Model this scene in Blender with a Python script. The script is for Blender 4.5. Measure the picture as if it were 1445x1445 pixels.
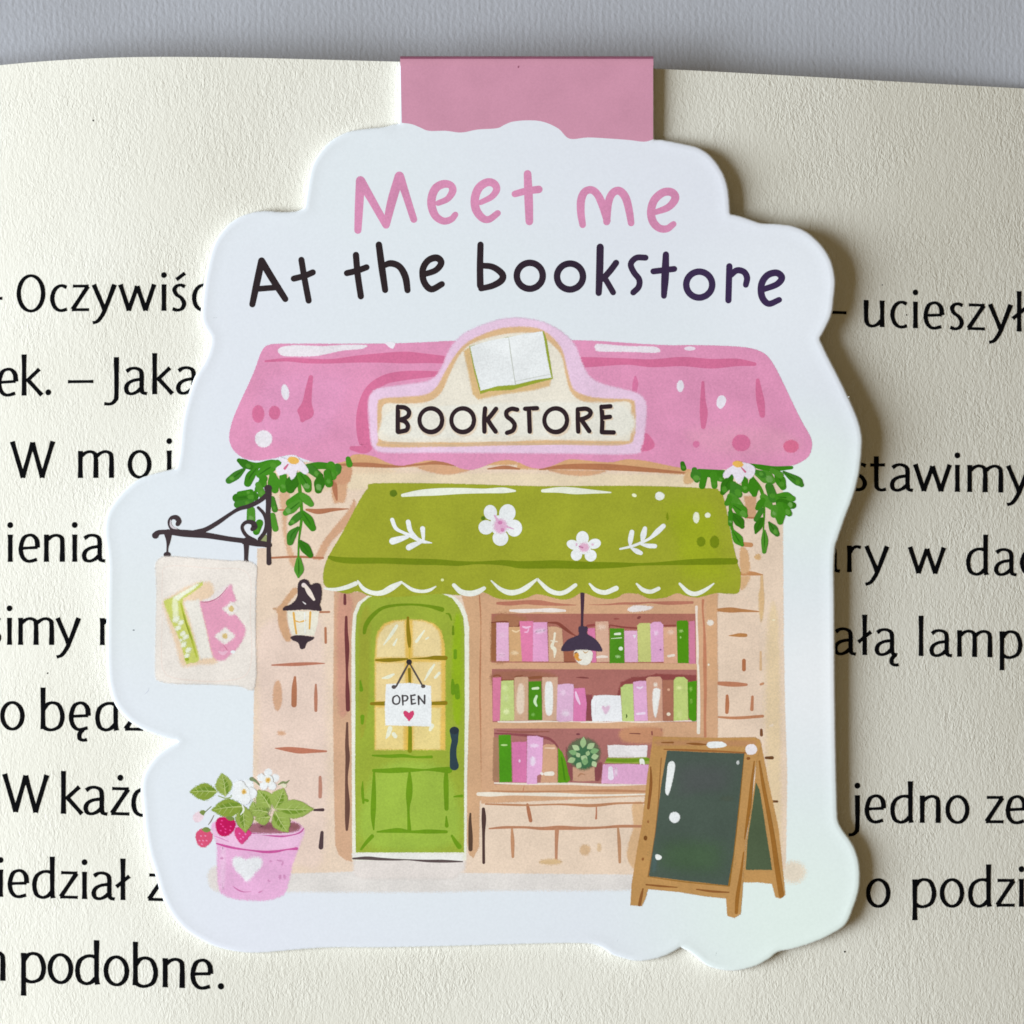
import bpy, math, random
from mathutils import Vector
from mathutils.geometry import tessellate_polygon
random.seed(4)
for o in list(bpy.data.objects): bpy.data.objects.remove(o)

# ------------------------------------------------------------------ scale, camera, light
S = 5e-5                       # metres per photo pixel (the bookmark is about 5.4 cm wide)
H = 0.20                       # lens height over the card
sc = bpy.context.scene
col = sc.collection
cam = bpy.data.cameras.new('camera'); camo = bpy.data.objects.new('camera', cam)
col.objects.link(camo); camo.location = (0, 0, H)
cam.sensor_width = 36; cam.lens = 36*H/(1445*S)
cam.clip_start = 0.01; cam.clip_end = 10
sc.camera = camo

w = bpy.data.worlds.new('World'); sc.world = w; w.use_nodes = True
bg = w.node_tree.nodes['Background']
bg.inputs['Color'].default_value = (1.0, 0.76, 0.39, 1)
bg.inputs['Strength'].default_value = 0.16

KEY_AZ, KEY_EL, KEY_D = math.radians(188), math.radians(33), 0.9
ld = bpy.data.lights.new('window_light', 'AREA'); lo = bpy.data.objects.new('window_light', ld)
col.objects.link(lo)
lo.location = (KEY_D*math.cos(KEY_EL)*math.cos(KEY_AZ), KEY_D*math.cos(KEY_EL)*math.sin(KEY_AZ), KEY_D*math.sin(KEY_EL))
lo.rotation_euler = (-Vector(lo.location)).to_track_quat('-Z', 'Y').to_euler()
ld.shape = 'RECTANGLE'; ld.size = 0.50; ld.size_y = 0.64
ld.energy = 14.7; ld.color = (0.83, 0.92, 1.0)

vs = sc.view_settings
vs.view_transform = 'Standard'; vs.look = 'None'; vs.exposure = 0; vs.gamma = 1
sc.render.engine = 'CYCLES'
sc.render.resolution_x = sc.render.resolution_y = 1024
sc.cycles.transparent_max_bounces = 48
sc.cycles.filter_width = 1.7

# ------------------------------------------------------------------ helpers
def lin(c):
    c /= 255.0
    return c/12.92 if c <= 0.04045 else ((c+0.055)/1.055)**2.4
KILL = (0.90, 0.95, 0.955)      # light that reaches the card: print colours are divided by it

def W(px, py, z=0.0):
    k = S*(H-z)/H
    return ((px-722.5)*k, -(py-722.5)*k, z)

_mats = {}
def nt(name):
    m = bpy.data.materials.new(name); m.use_nodes = True
    return m, m.node_tree.nodes, m.node_tree.links

def ink(rgb, feather=False, var=0.085):
    if rgb[0] == 204 and rgb[1] == 147: var = 0.045
    key = (rgb, feather)
    if key in _mats: return _mats[key]
    m, N, L = nt('print_ink')
    b = N['Principled BSDF']
    base = [min(0.9, lin(c)/k) for c, k in zip(rgb, KILL)]
    tc = N.new('ShaderNodeTexCoord')
    n1 = N.new('ShaderNodeTexNoise'); n1.inputs['Scale'].default_value = 9000; n1.inputs['Detail'].default_value = 1
    n2 = N.new('ShaderNodeTexNoise'); n2.inputs['Scale'].default_value = 420; n2.inputs['Detail'].default_value = 3
    L.new(tc.outputs['Object'], n1.inputs['Vector']); L.new(tc.outputs['Object'], n2.inputs['Vector'])
    ad = N.new('ShaderNodeMath'); ad.operation = 'ADD'
    L.new(n1.outputs['Fac'], ad.inputs[0]); L.new(n2.outputs['Fac'], ad.inputs[1])
    mr = N.new('ShaderNodeMapRange')
    mr.inputs['From Min'].default_value = 0.6; mr.inputs['From Max'].default_value = 1.4
    mr.inputs['To Min'].default_value = 1-1.6*var; mr.inputs['To Max'].default_value = 1+1.6*var
    L.new(ad.outputs[0], mr.inputs['Value'])
    mx = N.new('ShaderNodeVectorMath'); mx.operation = 'SCALE'
    mx.inputs[0].default_value = base
    L.new(mr.outputs['Result'], mx.inputs['Scale'])
    L.new(mx.outputs['Vector'], b.inputs['Base Color'])
    b.inputs['Roughness'].default_value = 0.42
    b.inputs['Specular IOR Level'].default_value = 0.25
    if feather:
        at = N.new('ShaderNodeAttribute'); at.attribute_name = 'cov'
        n3 = N.new('ShaderNodeTexNoise'); n3.inputs['Scale'].default_value = 26000; n3.inputs['Detail'].default_value = 0
        L.new(tc.outputs['Object'], n3.inputs['Vector'])
        # dry-brush edge: the print breaks up into fine grain instead of fading
        q = N.new('ShaderNodeMapRange'); q.inputs['From Min'].default_value = 0.26; q.inputs['From Max'].default_value = 0.74; q.inputs['To Max'].default_value = 0.97
        L.new(n3.outputs['Fac'], q.inputs['Value'])
        a1 = N.new('ShaderNodeMath'); a1.operation = 'GREATER_THAN'
        L.new(at.outputs['Fac'], a1.inputs[0]); L.new(q.outputs[0], a1.inputs[1])
        L.new(a1.outputs[0], b.inputs['Alpha'])
    _mats[key] = m
    return m

def cr(P, closed=False, n=6):
    P = [tuple(map(float, p)) for p in P]
    m = len(P)
    if m < 3 and not closed:
        (x0, *a), (x1, *b) = P[0], P[-1]
        return [tuple(P[0][k]+(P[-1][k]-P[0][k])*i/n for k in range(len(P[0]))) for i in range(n+1)]
    out = []
    segs = m if closed else m-1
    for i in range(segs):
        p1, p2 = P[i], P[(i+1) % m]
        p0 = P[(i-1) % m] if (closed or i > 0) else tuple(2*a-b for a, b in zip(p1, p2))
        p3 = P[(i+2) % m] if (closed or i+2 < m) else tuple(2*b-a for a, b in zip(p1, p2))
        for j in range(n):
            t = j/n
            out.append(tuple(0.5*(2*b+(c-a)*t+(2*a-5*b+4*c-d)*t*t+(3*b-a-3*c+d)*t**3)
                             for a, b, c, d in zip(p0, p1, p2, p3)))
    if not closed: out.append(P[-1])
    return out

def area(P): return 0.5*sum(P[i-1][0]*P[i][1]-P[i][0]*P[i-1][1] for i in range(len(P)))

def inset(P, d):
    """move a closed outline inwards by d (negative: outwards)"""
    n = len(P); s = 1 if area(P) > 0 else -1
    out = []
    for i in range(n):
        a, b, c = P[i-1], P[i], P[(i+1) % n]
        def nn(u, v):
            dx, dy = v[0]-u[0], v[1]-u[1]; l = math.hypot(dx, dy) or 1e-9
            return (-dy/l*s, dx/l*s)
        n1, n2 = nn(a, b), nn(b, c)
        mx, my = n1[0]+n2[0], n1[1]+n2[1]; l2 = mx*mx+my*my
        if l2 < 0.3: k = d/0.6
        else: k = 2*d/l2
        k = max(-abs(d)*1.2, min(abs(d)*1.2, k))
        out.append((b[0]+mx*k, b[1]+my*k))
    return out

def tri(P):
    t = tessellate_polygon([[Vector((p[0], p[1], 0)) for p in P]])
    out = []
    for a, b, c in t:
        A = (P[b][0]-P[a][0])*(P[c][1]-P[a][1])-(P[c][0]-P[a][0])*(P[b][1]-P[a][1])
        if abs(A) < 1e-7: continue
        out.append((a, b, c) if A < 0 else (a, c, b))       # photo y points down
    return out

def tag(o, label=None, cat=None, group=None, kind=None):
    if label: o['label'] = label
    if cat: o['category'] = cat
    if group: o['group'] = group
    if kind: o['kind'] = kind
    return o

def empty(name, loc):
    o = bpy.data.objects.new(name, None); col.objects.link(o); o.location = loc
    o.empty_display_size = 0.005
    return o

def mesh_obj(name, V, F, mats, idx=None, parent=None, cov=None, smooth=False):
    me = bpy.data.meshes.new(name); me.from_pydata(V, [], F)
    for m in mats: me.materials.append(m)
    if idx: me.polygons.foreach_set('material_index', idx)
    if smooth: me.polygons.foreach_set('use_smooth', [True]*len(F))
    if cov is not None:
        a = me.attributes.new('cov', 'FLOAT', 'POINT'); a.data.foreach_set('value', cov)
    me.update()
    o = bpy.data.objects.new(name, me); col.objects.link(o)
    if parent: o.parent = parent
    return o

ZCARD = 12*S                   # top face of the card
STEP = 0.7e-6                  # one printed layer
_lv = []
class Art:
    """one printed piece: flat ink shapes, each layer a hair above the ones it covers"""
    def __init__(s, name, parent=None, label=None):
        s.name, s.parent, s.label = name, parent, label
        s.V, s.F, s.I, s.C, s.M = [], [], [], [], []
        s.fr(0, 0, 1)
    def fr(s, x, y, k): s.f = (x, y, k); return s
    def g(s, p): return (s.f[0]+p[0]*s.f[2], s.f[1]+p[1]*s.f[2])
    def mat(s, m):
        if m not in s.M: s.M.append(m)
        return s.M.index(m)
    def lev(s, P, pad=0):
        x0 = min(p[0] for p in P)-pad; x1 = max(p[0] for p in P)+pad
        y0 = min(p[1] for p in P)-pad; y1 = max(p[1] for p in P)+pad
        l = 0
        for (a, b, c, d, q) in _lv:
            if x0 < b and x1 > a and y0 < d and y1 > c and q >= l: l = q+1
        _lv.append((x0, x1, y0, y1, l))
        return ZCARD+STEP*(l+1)
    def poly(s, P, rgb, fe=0, smooth=True, n=6):
        P = [s.g(p) for p in P]
        if smooth: P = cr(P, True, n)
        return s.raw(P, rgb, fe)
    def raw(s, P, rgb, fe=0):
        z = s.lev(P, fe/2)
        i = s.mat(ink(rgb, fe > 0)); b = len(s.V)
        if fe <= 0:
            s.V += [W(p[0], p[1], z) for p in P]; s.C += [1]*len(P)
            for t in tri(P): s.F.append(tuple(b+k for k in t)); s.I.append(i)
        else:
            n = len(P)
            if fe < 8: A, B = inset(P, fe/2), inset(P, -fe/2)
            else:                                          # wide soft patch: grow and shrink about its middle
                cx, cy = sum(p[0] for p in P)/n, sum(p[1] for p in P)/n
                rx = max(abs(p[0]-cx) for p in P); ry = max(abs(p[1]-cy) for p in P)
                def gr(d): return [(cx+(p[0]-cx)*max(.15, 1+d/rx), cy+(p[1]-cy)*max(.15, 1+d/ry)) for p in P]
                A, B = gr(-fe), gr(0)
            s.V += [W(p[0], p[1], z) for p in A]+[W(p[0], p[1], z-STEP*0.3) for p in B]
            s.C += [1]*n+[0]*n
            for t in tri(A): s.F.append(tuple(b+k for k in t)); s.I.append(i)
            sg = area(P) > 0
            for k in range(n):
                k2 = (k+1) % n
                q = (b+k, b+k2, b+n+k2, b+n+k)
                s.F.append(q if sg else q[::-1]); s.I.append(i)
        return s
    def ell(s, x, y, rx, ry, rgb, rot=0, fe=0):
        c, q = math.cos(math.radians(rot)), math.sin(math.radians(rot))
        P = []
        for k in range(24):
            a = 2*math.pi*k/24
            u, v = rx*math.cos(a), ry*math.sin(a)
            P.append(s.g((x+u*c-v*q, y+u*q+v*c)))
        return s.raw(P, rgb, fe)
    def stroke(s, P, w, rgb, smooth=True, n=6, wob=0.0, caps=True):
        if not isinstance(w, (list, tuple)): w = [w]*len(P)
        if len(w) != len(P):
            w2 = []
            for i in range(len(P)):
                t = i/(len(P)-1)*(len(w)-1); a = min(int(t), len(w)-2)
                w2.append(w[a]+(w[a+1]-w[a])*(t-a))
            if len(w) > len(P):                    # more widths than points: add points on the way
                Q = cr([tuple(p) for p in P], False, 8)
                P2 = []
                for i in range(len(w)):
                    t = i/(len(w)-1)*(len(Q)-1); a = min(int(t), len(Q)-2)
                    P2.append(tuple(Q[a][k]+(Q[a+1][k]-Q[a][k])*(t-a) for k in (0, 1)))
                P = P2
            else: w = w2
        pts = [s.g(p)+(ww*s.f[2],) for p, ww in zip(P, w)]
        pts = cr(pts, False, n) if smooth else pts
        if wob: pts = [(x, y, h*(1+random.uniform(-wob, wob))) for x, y, h in pts]
        pts = [(x, y, max(h, 0.4)) for x, y, h in pts]
        z = s.lev(pts, max(p[2] for p in pts)/2)
        i = s.mat(ink(rgb)); m = len(pts)
        b = len(s.V)
        L, R, T = [], [], []
        for k in range(m):
            a = pts[max(k-1, 0)]; c = pts[min(k+1, m-1)]
            dx, dy = c[0]-a[0], c[1]-a[1]; l = math.hypot(dx, dy) or 1e-9
            dx, dy = dx/l, dy/l; T.append((dx, dy)); h = pts[k][2]/2
            L.append((pts[k][0]-dy*h, pts[k][1]+dx*h)); R.append((pts[k][0]+dy*h, pts[k][1]-dx*h))
        for k in range(m):
            zz = z+STEP*0.5*k/m
            s.V += [W(L[k][0], L[k][1], zz), W(R[k][0], R[k][1], zz)]; s.C += [1, 1]
        for k in range(m-1):
            s.F.append((b+2*k, b+2*k+2, b+2*k+3, b+2*k+1)); s.I.append(i)
        if caps:
            for k, sg in ((0, -1), (m-1, 1)):
                h = pts[k][2]/2
                a0 = math.atan2(T[k][1], T[k][0])
                if sg < 0: a0 += math.pi
                zz = z+STEP*0.5*k/m
                c0 = len(s.V)
                for j in range(7):
                    a = a0-math.pi/2+math.pi*j/6
                    s.V.append(W(pts[k][0]+h*math.cos(a), pts[k][1]+h*math.sin(a), zz)); s.C.append(1)
                s.F.append(tuple(range(c0+6, c0-1, -1))); s.I.append(i)
        return s
    def leaf(s, x0, y0, x1, y1, wd, rgb, fe=0):
        dx, dy = x1-x0, y1-y0; l = math.hypot(dx, dy); nx, ny = -dy/l, dx/l
        pr = [(0, 0.03), (0.2, 0.34), (0.45, 0.5), (0.7, 0.38), (0.9, 0.14), (1, 0)]
        A = [(x0+dx*t+nx*wd*q, y0+dy*t+ny*wd*q) for t, q in pr]
        B = [(x0+dx*t-nx*wd*q, y0+dy*t-ny*wd*q) for t, q in pr[-2::-1]]
        return s.poly(A+B, rgb, fe)
    def build(s):
        o = mesh_obj(s.name, s.V, s.F, s.M, s.I, s.parent, s.C)
        if s.label: o['label'] = s.label
        return o

# ------------------------------------------------------------------ tabletop
ZT = -100*S
def table_mat():
    m, N, L = nt('grey_leatherette'); b = N['Principled BSDF']
    tc = N.new('ShaderNodeTexCoord')
    mp = N.new('ShaderNodeMapping'); mp.inputs['Scale'].default_value = (1, 0.62, 1)
    L.new(tc.outputs['Object'], mp.inputs['Vector'])
    n = N.new('ShaderNodeTexNoise'); n.inputs['Scale'].default_value = 3600; n.inputs['Detail'].default_value = 3
    L.new(mp.outputs[0], n.inputs['Vector'])
    mp2 = N.new('ShaderNodeMapping'); mp2.inputs['Scale'].default_value = (1, 0.05, 1)
    L.new(tc.outputs['Object'], mp2.inputs['Vector'])
    n3 = N.new('ShaderNodeTexNoise'); n3.inputs['Scale'].default_value = 1500; n3.inputs['Detail'].default_value = 2
    L.new(mp2.outputs[0], n3.inputs['Vector'])
    ad = N.new('ShaderNodeMath'); ad.operation = 'MULTIPLY_ADD'; ad.inputs[1].default_value = 0.32
    L.new(n3.outputs['Fac'], ad.inputs[0]); L.new(n.outputs['Fac'], ad.inputs[2])
    wv = N.new('ShaderNodeTexWave'); wv.bands_direction = 'X'; wv.inputs['Scale'].default_value = 700
    wv.inputs['Distortion'].default_value = 2.5; wv.inputs['Detail'].default_value = 2; wv.inputs['Detail Scale'].default_value = 1.5
    L.new(tc.outputs['Object'], wv.inputs['Vector'])
    ad2 = N.new('ShaderNodeMath'); ad2.operation = 'MULTIPLY_ADD'; ad2.inputs[1].default_value = 0.13
    L.new(wv.outputs['Fac'], ad2.inputs[0]); L.new(ad.outputs[0], ad2.inputs[2]); ad = ad2
    bp = N.new('ShaderNodeBump'); bp.inputs['Strength'].default_value = 0.8; bp.inputs['Distance'].default_value = 5.5e-5
    L.new(ad.outputs[0], bp.inputs['Height']); L.new(bp.outputs[0], b.inputs['Normal'])
    n2 = N.new('ShaderNodeTexNoise'); n2.inputs['Scale'].default_value = 60
    L.new(tc.outputs['Object'], n2.inputs['Vector'])
    r = N.new('ShaderNodeValToRGB')
    r.color_ramp.elements[0].position = 0.3; r.color_ramp.elements[0].color = (0.415, 0.415, 0.445, 1)
    r.color_ramp.elements[1].position = 0.7; r.color_ramp.elements[1].color = (0.465, 0.47, 0.51, 1)
    L.new(n2.outputs['Fac'], r.inputs['Fac']); L.new(r.outputs[0], b.inputs['Base Color'])
    b.inputs['Roughness'].default_value = 0.55; b.inputs['Specular IOR Level'].default_value = 0.3
    return m
tag(mesh_obj('tabletop', [(-.4, -.4, ZT), (.4, -.4, ZT), (.4, .4, ZT), (-.4, .4, ZT)], [(0, 1, 2, 3)], [table_mat()]),
    kind='structure')

# ------------------------------------------------------------------ the open book
def page_h(px, py):
    """height of the page in photo pixels: it rises to a crest on the left and falls away to the right"""
    if px < 330: d = -2.5e-4*(330-px)**2
    elif px > 710+0.2*py:
        c = 710+0.2*py; x = min(px, 1450); d = -1.6e-4*(x-c)**2-(px-x)*3.2e-4*(x-c)
    else: d = 0
    return d-2.0
TOP = cr([(-260, 126), (-120, 106), (0, 92), (100, 84), (200, 80.5), (320, 81), (450, 84), (560, 87), (760, 92), (925, 97),
          (1100, 106), (1270, 115.5), (1445, 125), (1530, 130)], False, 8)
def top_y(px):
    for a, b in zip(TOP, TOP[1:]):
        if a[0] <= px <= b[0]: return a[1]+(b[1]-a[1])*(px-a[0])/(b[0]-a[0])
    return TOP[-1][1]

def paper_mat():
    m, N, L = nt('cream_paper'); b = N['Principled BSDF']
    tc = N.new('ShaderNodeTexCoord')
    # felt side of the sheet: short crumpled fibres
    mp = N.new('ShaderNodeMapping'); mp.inputs['Scale'].default_value = (1, 0.5, 1); mp.inputs['Rotation'].default_value = (0, 0, -0.3)
    L.new(tc.outputs['Object'], mp.inputs['Vector'])
    n = N.new('ShaderNodeTexNoise'); n.inputs['Scale'].default_value = 5600; n.inputs['Detail'].default_value = 2
    n.inputs['Roughness'].default_value = 0.6; n.inputs['Distortion'].default_value = 0.7
    L.new(mp.outputs[0], n.inputs['Vector'])
    n2 = N.new('ShaderNodeTexNoise'); n2.inputs['Scale'].default_value = 1500; n2.inputs['Detail'].default_value = 2
    L.new(mp.outputs[0], n2.inputs['Vector'])
    ad = N.new('ShaderNodeMath'); ad.operation = 'MULTIPLY_ADD'; ad.inputs[1].default_value = 0.45
    L.new(n2.outputs['Fac'], ad.inputs[0]); L.new(n.outputs['Fac'], ad.inputs[2])
    bp = N.new('ShaderNodeBump'); bp.inputs['Distance'].default_value = 8.5e-5
    L.new(ad.outputs[0], bp.inputs['Height']); L.new(bp.outputs[0], b.inputs['Normal'])
    n5 = N.new('ShaderNodeTexNoise'); n5.inputs['Scale'].default_value = 260; n5.inputs['Detail'].default_value = 2
    L.new(tc.outputs['Object'], n5.inputs['Vector'])
    vr = N.new('ShaderNodeMapRange'); vr.inputs['From Min'].default_value = 0.3; vr.inputs['From Max'].default_value = 0.7
    vr.inputs['To Min'].default_value = 0.45; vr.inputs['To Max'].default_value = 1.0
    L.new(n5.outputs['Fac'], vr.inputs['Value']); L.new(vr.outputs[0], bp.inputs['Strength'])
    n3 = N.new('ShaderNodeTexNoise'); n3.inputs['Scale'].default_value = 90; n3.inputs['Detail'].default_value = 3
    L.new(tc.outputs['Object'], n3.inputs['Vector'])
    r = N.new('ShaderNodeValToRGB')
    r.color_ramp.elements[0].position = 0.3; r.color_ramp.elements[0].color = (0.805, 0.766, 0.668, 1)
    r.color_ramp.elements[1].position = 0.7; r.color_ramp.elements[1].color = (0.845, 0.808, 0.718, 1)
    L.new(n3.outputs['Fac'], r.inputs['Fac']); L.new(r.outputs[0], b.inputs['Base Color'])
    b.inputs['Roughness'].default_value = 0.8; b.inputs['Specular IOR Level'].default_value = 0.15
    return m
PAPER = paper_mat()

book = tag(empty('open_book', (0, 0, ZT)), 'open book with a textured cream page of black Polish text lying on the grey tabletop', 'book')

def page_grid(x0, x1, y1, nx, ny, dz, inset_top=0.0, zfun=None):
    V, F = [], []
    for j in range(ny+1):
        for i in range(nx+1):
            px = x0+(x1-x0)*i/nx
            t = top_y(px)+inset_top
            py = t+(y1-t)*j/ny
            z = zfun(px, py) if zfun else page_h(px, py)*S+dz
            V.append(W(px, py, z))
    for j in range(ny):
        for i in range(nx):
            a = j*(nx+1)+i
            F.append((a, a+nx+1, a+nx+2, a+1))
    return V, F

def closed_sheet(name, x0, x1, y1, nx, ny, dtop, zbot, mats, parent, inset_top=0.0):
    V1, F1 = page_grid(x0, x1, y1, nx, ny, dtop, inset_top)
    V2, F2 = page_grid(x0, x1, y1, nx, ny, 0, inset_top, zbot)
    n = len(V1)
    V = V1+V2; F = F1+[tuple(n+k for k in f[::-1]) for f in F2]; k0 = len(F)
    def edge(ids):
        c = len(V)
        for i in ids: V.extend((V1[i], V2[i]))
        for k in range(len(ids)-1): F.append((c+2*k, c+2*k+2, c+2*k+3, c+2*k+1))
    edge([i for i in range(nx+1)])
    edge([ny*(nx+1)+i for i in range(nx, -1, -1)])
    edge([j*(nx+1) for j in range(ny, -1, -1)])
    edge([j*(nx+1)+nx for j in range(ny+1)])
    V = [(x, y, z-ZT) for x, y, z in V]
    return mesh_obj(name, V, F, mats, parent=parent, smooth=True)
page = closed_sheet('page', -250, 1485, 1700, 90, 40, 0, lambda x, y: (page_h(x, y)-1.6)*S, [PAPER], book)
closed_sheet('page_block', -245, 1470, 1690, 60, 20, -14*S, lambda x, y: ZT+2*S, [PAPER], book, 7.0)

# ---- printed text
def text_ink():
    m, N, L = nt('black_text_ink'); b = N['Principled BSDF']
    b.inputs['Base Color'].default_value = (0.004, 0.004, 0.005, 1)
    b.inputs['Roughness'].default_value = 0.9; b.inputs['Specular IOR Level'].default_value = 0.03
    return m
TINK = text_ink()
# glyph skeletons: x from the left edge, y up from the baseline, x-height 37.5 units
BOWL_B = [(3, 27), (9, 34.5), (17, 36.6), (25, 32.5), (29.3, 19), (26, 6), (17, 0.6), (9, 0.8), (3, 4.5)]
G = {
 'a': [[(3.5, 32), (9, 35.6), (16, 36.3), (22.5, 33.5), (24.6, 27), (24.6, 9), (26.3, 2.6), (32, 1.0)],
       [(24.6, 21.2), (13, 19.3), (5.6, 15), (3, 8.5), (5.2, 2.6), (11, 1), (18, 3.6), (24.6, 9)]],
 'b': [[(3, 57), (3, 1)], BOWL_B],
 'c': [[(23.5, 33.6), (18, 36), (12, 35), (6, 29), (3.2, 18.5), (5.6, 8), (11, 2.2), (17, 1), (24, 3)]],
 'd': [[(28, 34.3), (22, 36.4), (14, 35.4), (6.3, 29.5), (3.2, 17.5), (6, 5.3), (13.5, 0.8), (21, 2.6), (28, 9)], [(28, 57), (28, 10), (29.2, 0)]],
 'e': [[(4, 18.6), (26, 19.8)], [(26.4, 19.4), (25.2, 29.6), (20.5, 35.5), (14.5, 36.6), (7.3, 32.6), (3.2, 20), (4.6, 9), (9.6, 2.4), (16, 0.9), (25.4, 3.4)]],
 'i': [[(3.2, 37.5), (3.2, 0)]],
 'j': [[(12, 37.5), (12, -5), (10.2, -12.5), (5.6, -16.3), (0, -16.8)]],
 'k': [[(3.2, 57), (3.2, 0)], [(24.5, 36.4), (6.5, 19.6)], [(9.5, 20.5), (28, 0.4)]],
 'l': [[(3.2, 57), (3.2, 0)]],
 'ł': [[(9.6, 57), (9.6, 0)], [(0.5, 18), (18.5, 33)]],
 'm': [[(3.2, 37.5), (3.2, 0)], [(3.2, 29.4), (10, 34.6), (16.6, 36.4), (22.8, 34), (24.8, 27.5), (24.8, 0)], [(24.8, 29.4), (31.8, 34.6), (38.4, 36.4), (44.5, 34), (46.6, 27.5), (46.6, 0)]],
 'n': [[(3.2, 37.5), (3.2, 0)], [(3.2, 29.4), (10.5, 34.8), (17.3, 36.4), (23.2, 34), (25.2, 27.5), (25.2, 0)]],
 'p': [[(3.2, 37), (3.2, -18)], BOWL_B],
 'r': [[(3.2, 37.5), (3.2, 0)], [(3.2, 27), (8, 33.6), (13.5, 36.2), (19.5, 35)]],
 's': [[(19.6, 34), (14, 36.2), (8, 35), (4.6, 29.6), (7.6, 23), (14.4, 18), (18.3, 10.4), (15.6, 3.4), (9, 0.9), (2, 2.8)]],
 't': [[(8.6, 47.5), (8.6, 10), (10.6, 3.2), (15.5, 0.9), (22, 2.4)], [(0, 35.4), (20.5, 35.8)]],
 'u': [[(3.2, 37.5), (3.2, 12), (5.6, 3.7), (11.6, 1), (19, 3.6), (26, 10.4)], [(26, 37.5), (26, 0)]],
 'w': [[(1.4, 37.5), (13.6, 0.6)], [(13.2, 0.6), (25.6, 35)], [(25.4, 35), (37.4, 0.6)], [(37, 0.6), (49.6, 37.5)]],
 'y': [[(1.4, 37.5), (16.6, 2.4)], [(31, 37.5), (18.2, 4), (12.4, -7.5), (6.6, -14.4), (0.2, -16.6)]],
 'z': [[(3, 35.4), (25.4, 35.4)], [(24.4, 35), (2.6, 2.4)], [(1.6, 2.1), (26, 2.1)]],
 'W': [[(1.6, 51), (16.6, 0.8)], [(16.2, 0.8), (30.2, 49.5)], [(29.9, 49.5), (43.6, 0.8)], [(43.2, 0.8), (58.4, 51)]],
 'J': [[(17.4, 52), (17.4, 1), (15.4, -8), (9.4, -12.6), (0.4, -12.4)]],
 '–': [[(0, 18.6), (35.4, 18.6)]],
}
RING = {'o': (16.6, 18.6, 13.6, 17.9), 'O': (20, 25.4, 17.4, 25)}
DOTS = {'i': (3.2, 50.5), 'j': (12, 50.5), 'ż': (14, 50), '.': (4.4, 4.2)}
VERTW, HORW = 6.2, 4.1
class Text:
    def __init__(s): s.V, s.F, s.k = [], [], 0
    def pt(s, x, y, z=0.0):
        zz = page_h(x, y)*S+2.0e-5+z
        q = W(x, y, zz); return (q[0], q[1], q[2]-ZT)
    def glyph(s, ch, x, b, sl, sx, sy):
        base = {'ś': 's', 'ż': 'z', 'ę': 'e', 'ą': 'a'}.get(ch, ch)
        f = lambda u, v: (x+u*sx, b+sl*u*sx-v*sy)
        if base in RING:
            cx, cy, rx, ry = RING[base]
            P = [(cx+rx*math.cos(2*math.pi*k/32), cy+ry*math.sin(2*math.pi*k/32)) for k in range(33)]
            s.ribbon(P, f, sx, True)
        for st in G.get(base, []):
            s.ribbon(cr(st, False, 7) if len(st) > 2 else cr(st, False, 6), f, sx)
        if ch == 'ś': s.ribbon(cr([(7.5, 44), (19.5, 53)], False, 3), f, sx)
        if ch == 'ę': s.ribbon(cr([(19, 1), (14.5, -5), (15, -11.5), (20, -13.4), (24.5, -12.4)], False, 4), f, sx)
        if ch == 'ą': s.ribbon(cr([(29, 1), (24.4, -5), (24.9, -11.5), (29.6, -13.4), (34, -12.6)], False, 4), f, sx)
        d = DOTS.get(ch) or DOTS.get(base if base in 'ij' else '')
        if d:
            c0 = len(s.V); s.k += 1
            for k in range(14):
                a = 2*math.pi*k/14
                u, v = f(d[0]+4.0*math.cos(a), d[1]+4.2*math.sin(a)); s.V.append(s.pt(u, v, s.k*2e-8))
            s.F.append(tuple(range(c0, c0+14)))
    def ribbon(s, P, f, sc_, ring=False):
        s.k += 1
        m = len(P); c0 = len(s.V)
        straight = m == 7 and not ring
        for k in range(m):
            if ring: a, c = P[(k-1) % (m-1)], P[(k+1) % (m-1)] if k < m-1 else P[1]
            else: a, c = P[max(k-1, 0)], P[min(k+1, m-1)]
            dx, dy = c[0]-a[0], c[1]-a[1]; l = math.hypot(dx, dy) or 1e-9
            dx, dy = dx/l, dy/l
            w = math.hypot(VERTW*dy, HORW*dx)*(1+0.035*math.sin(k*1.7+s.k*2.3)+0.02*math.sin(k*.61+s.k))
            if not ring:                                  # slight flare of the stroke ends
                t = min(k, m-1-k)/(m-1)
                w *= 1.0+0.14*max(0.0, 1-t*5)
            h = w/2
            for sg in (1, -1):
                u, v = f(P[k][0]-sg*dy*h, P[k][1]+sg*dx*h)
                s.V.append(s.pt(u, v, s.k*2e-8+k*2e-9))
        for k in range(m-1):
            s.F.append((c0+2*k, c0+2*k+1, c0+2*k+3, c0+2*k+2))
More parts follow.
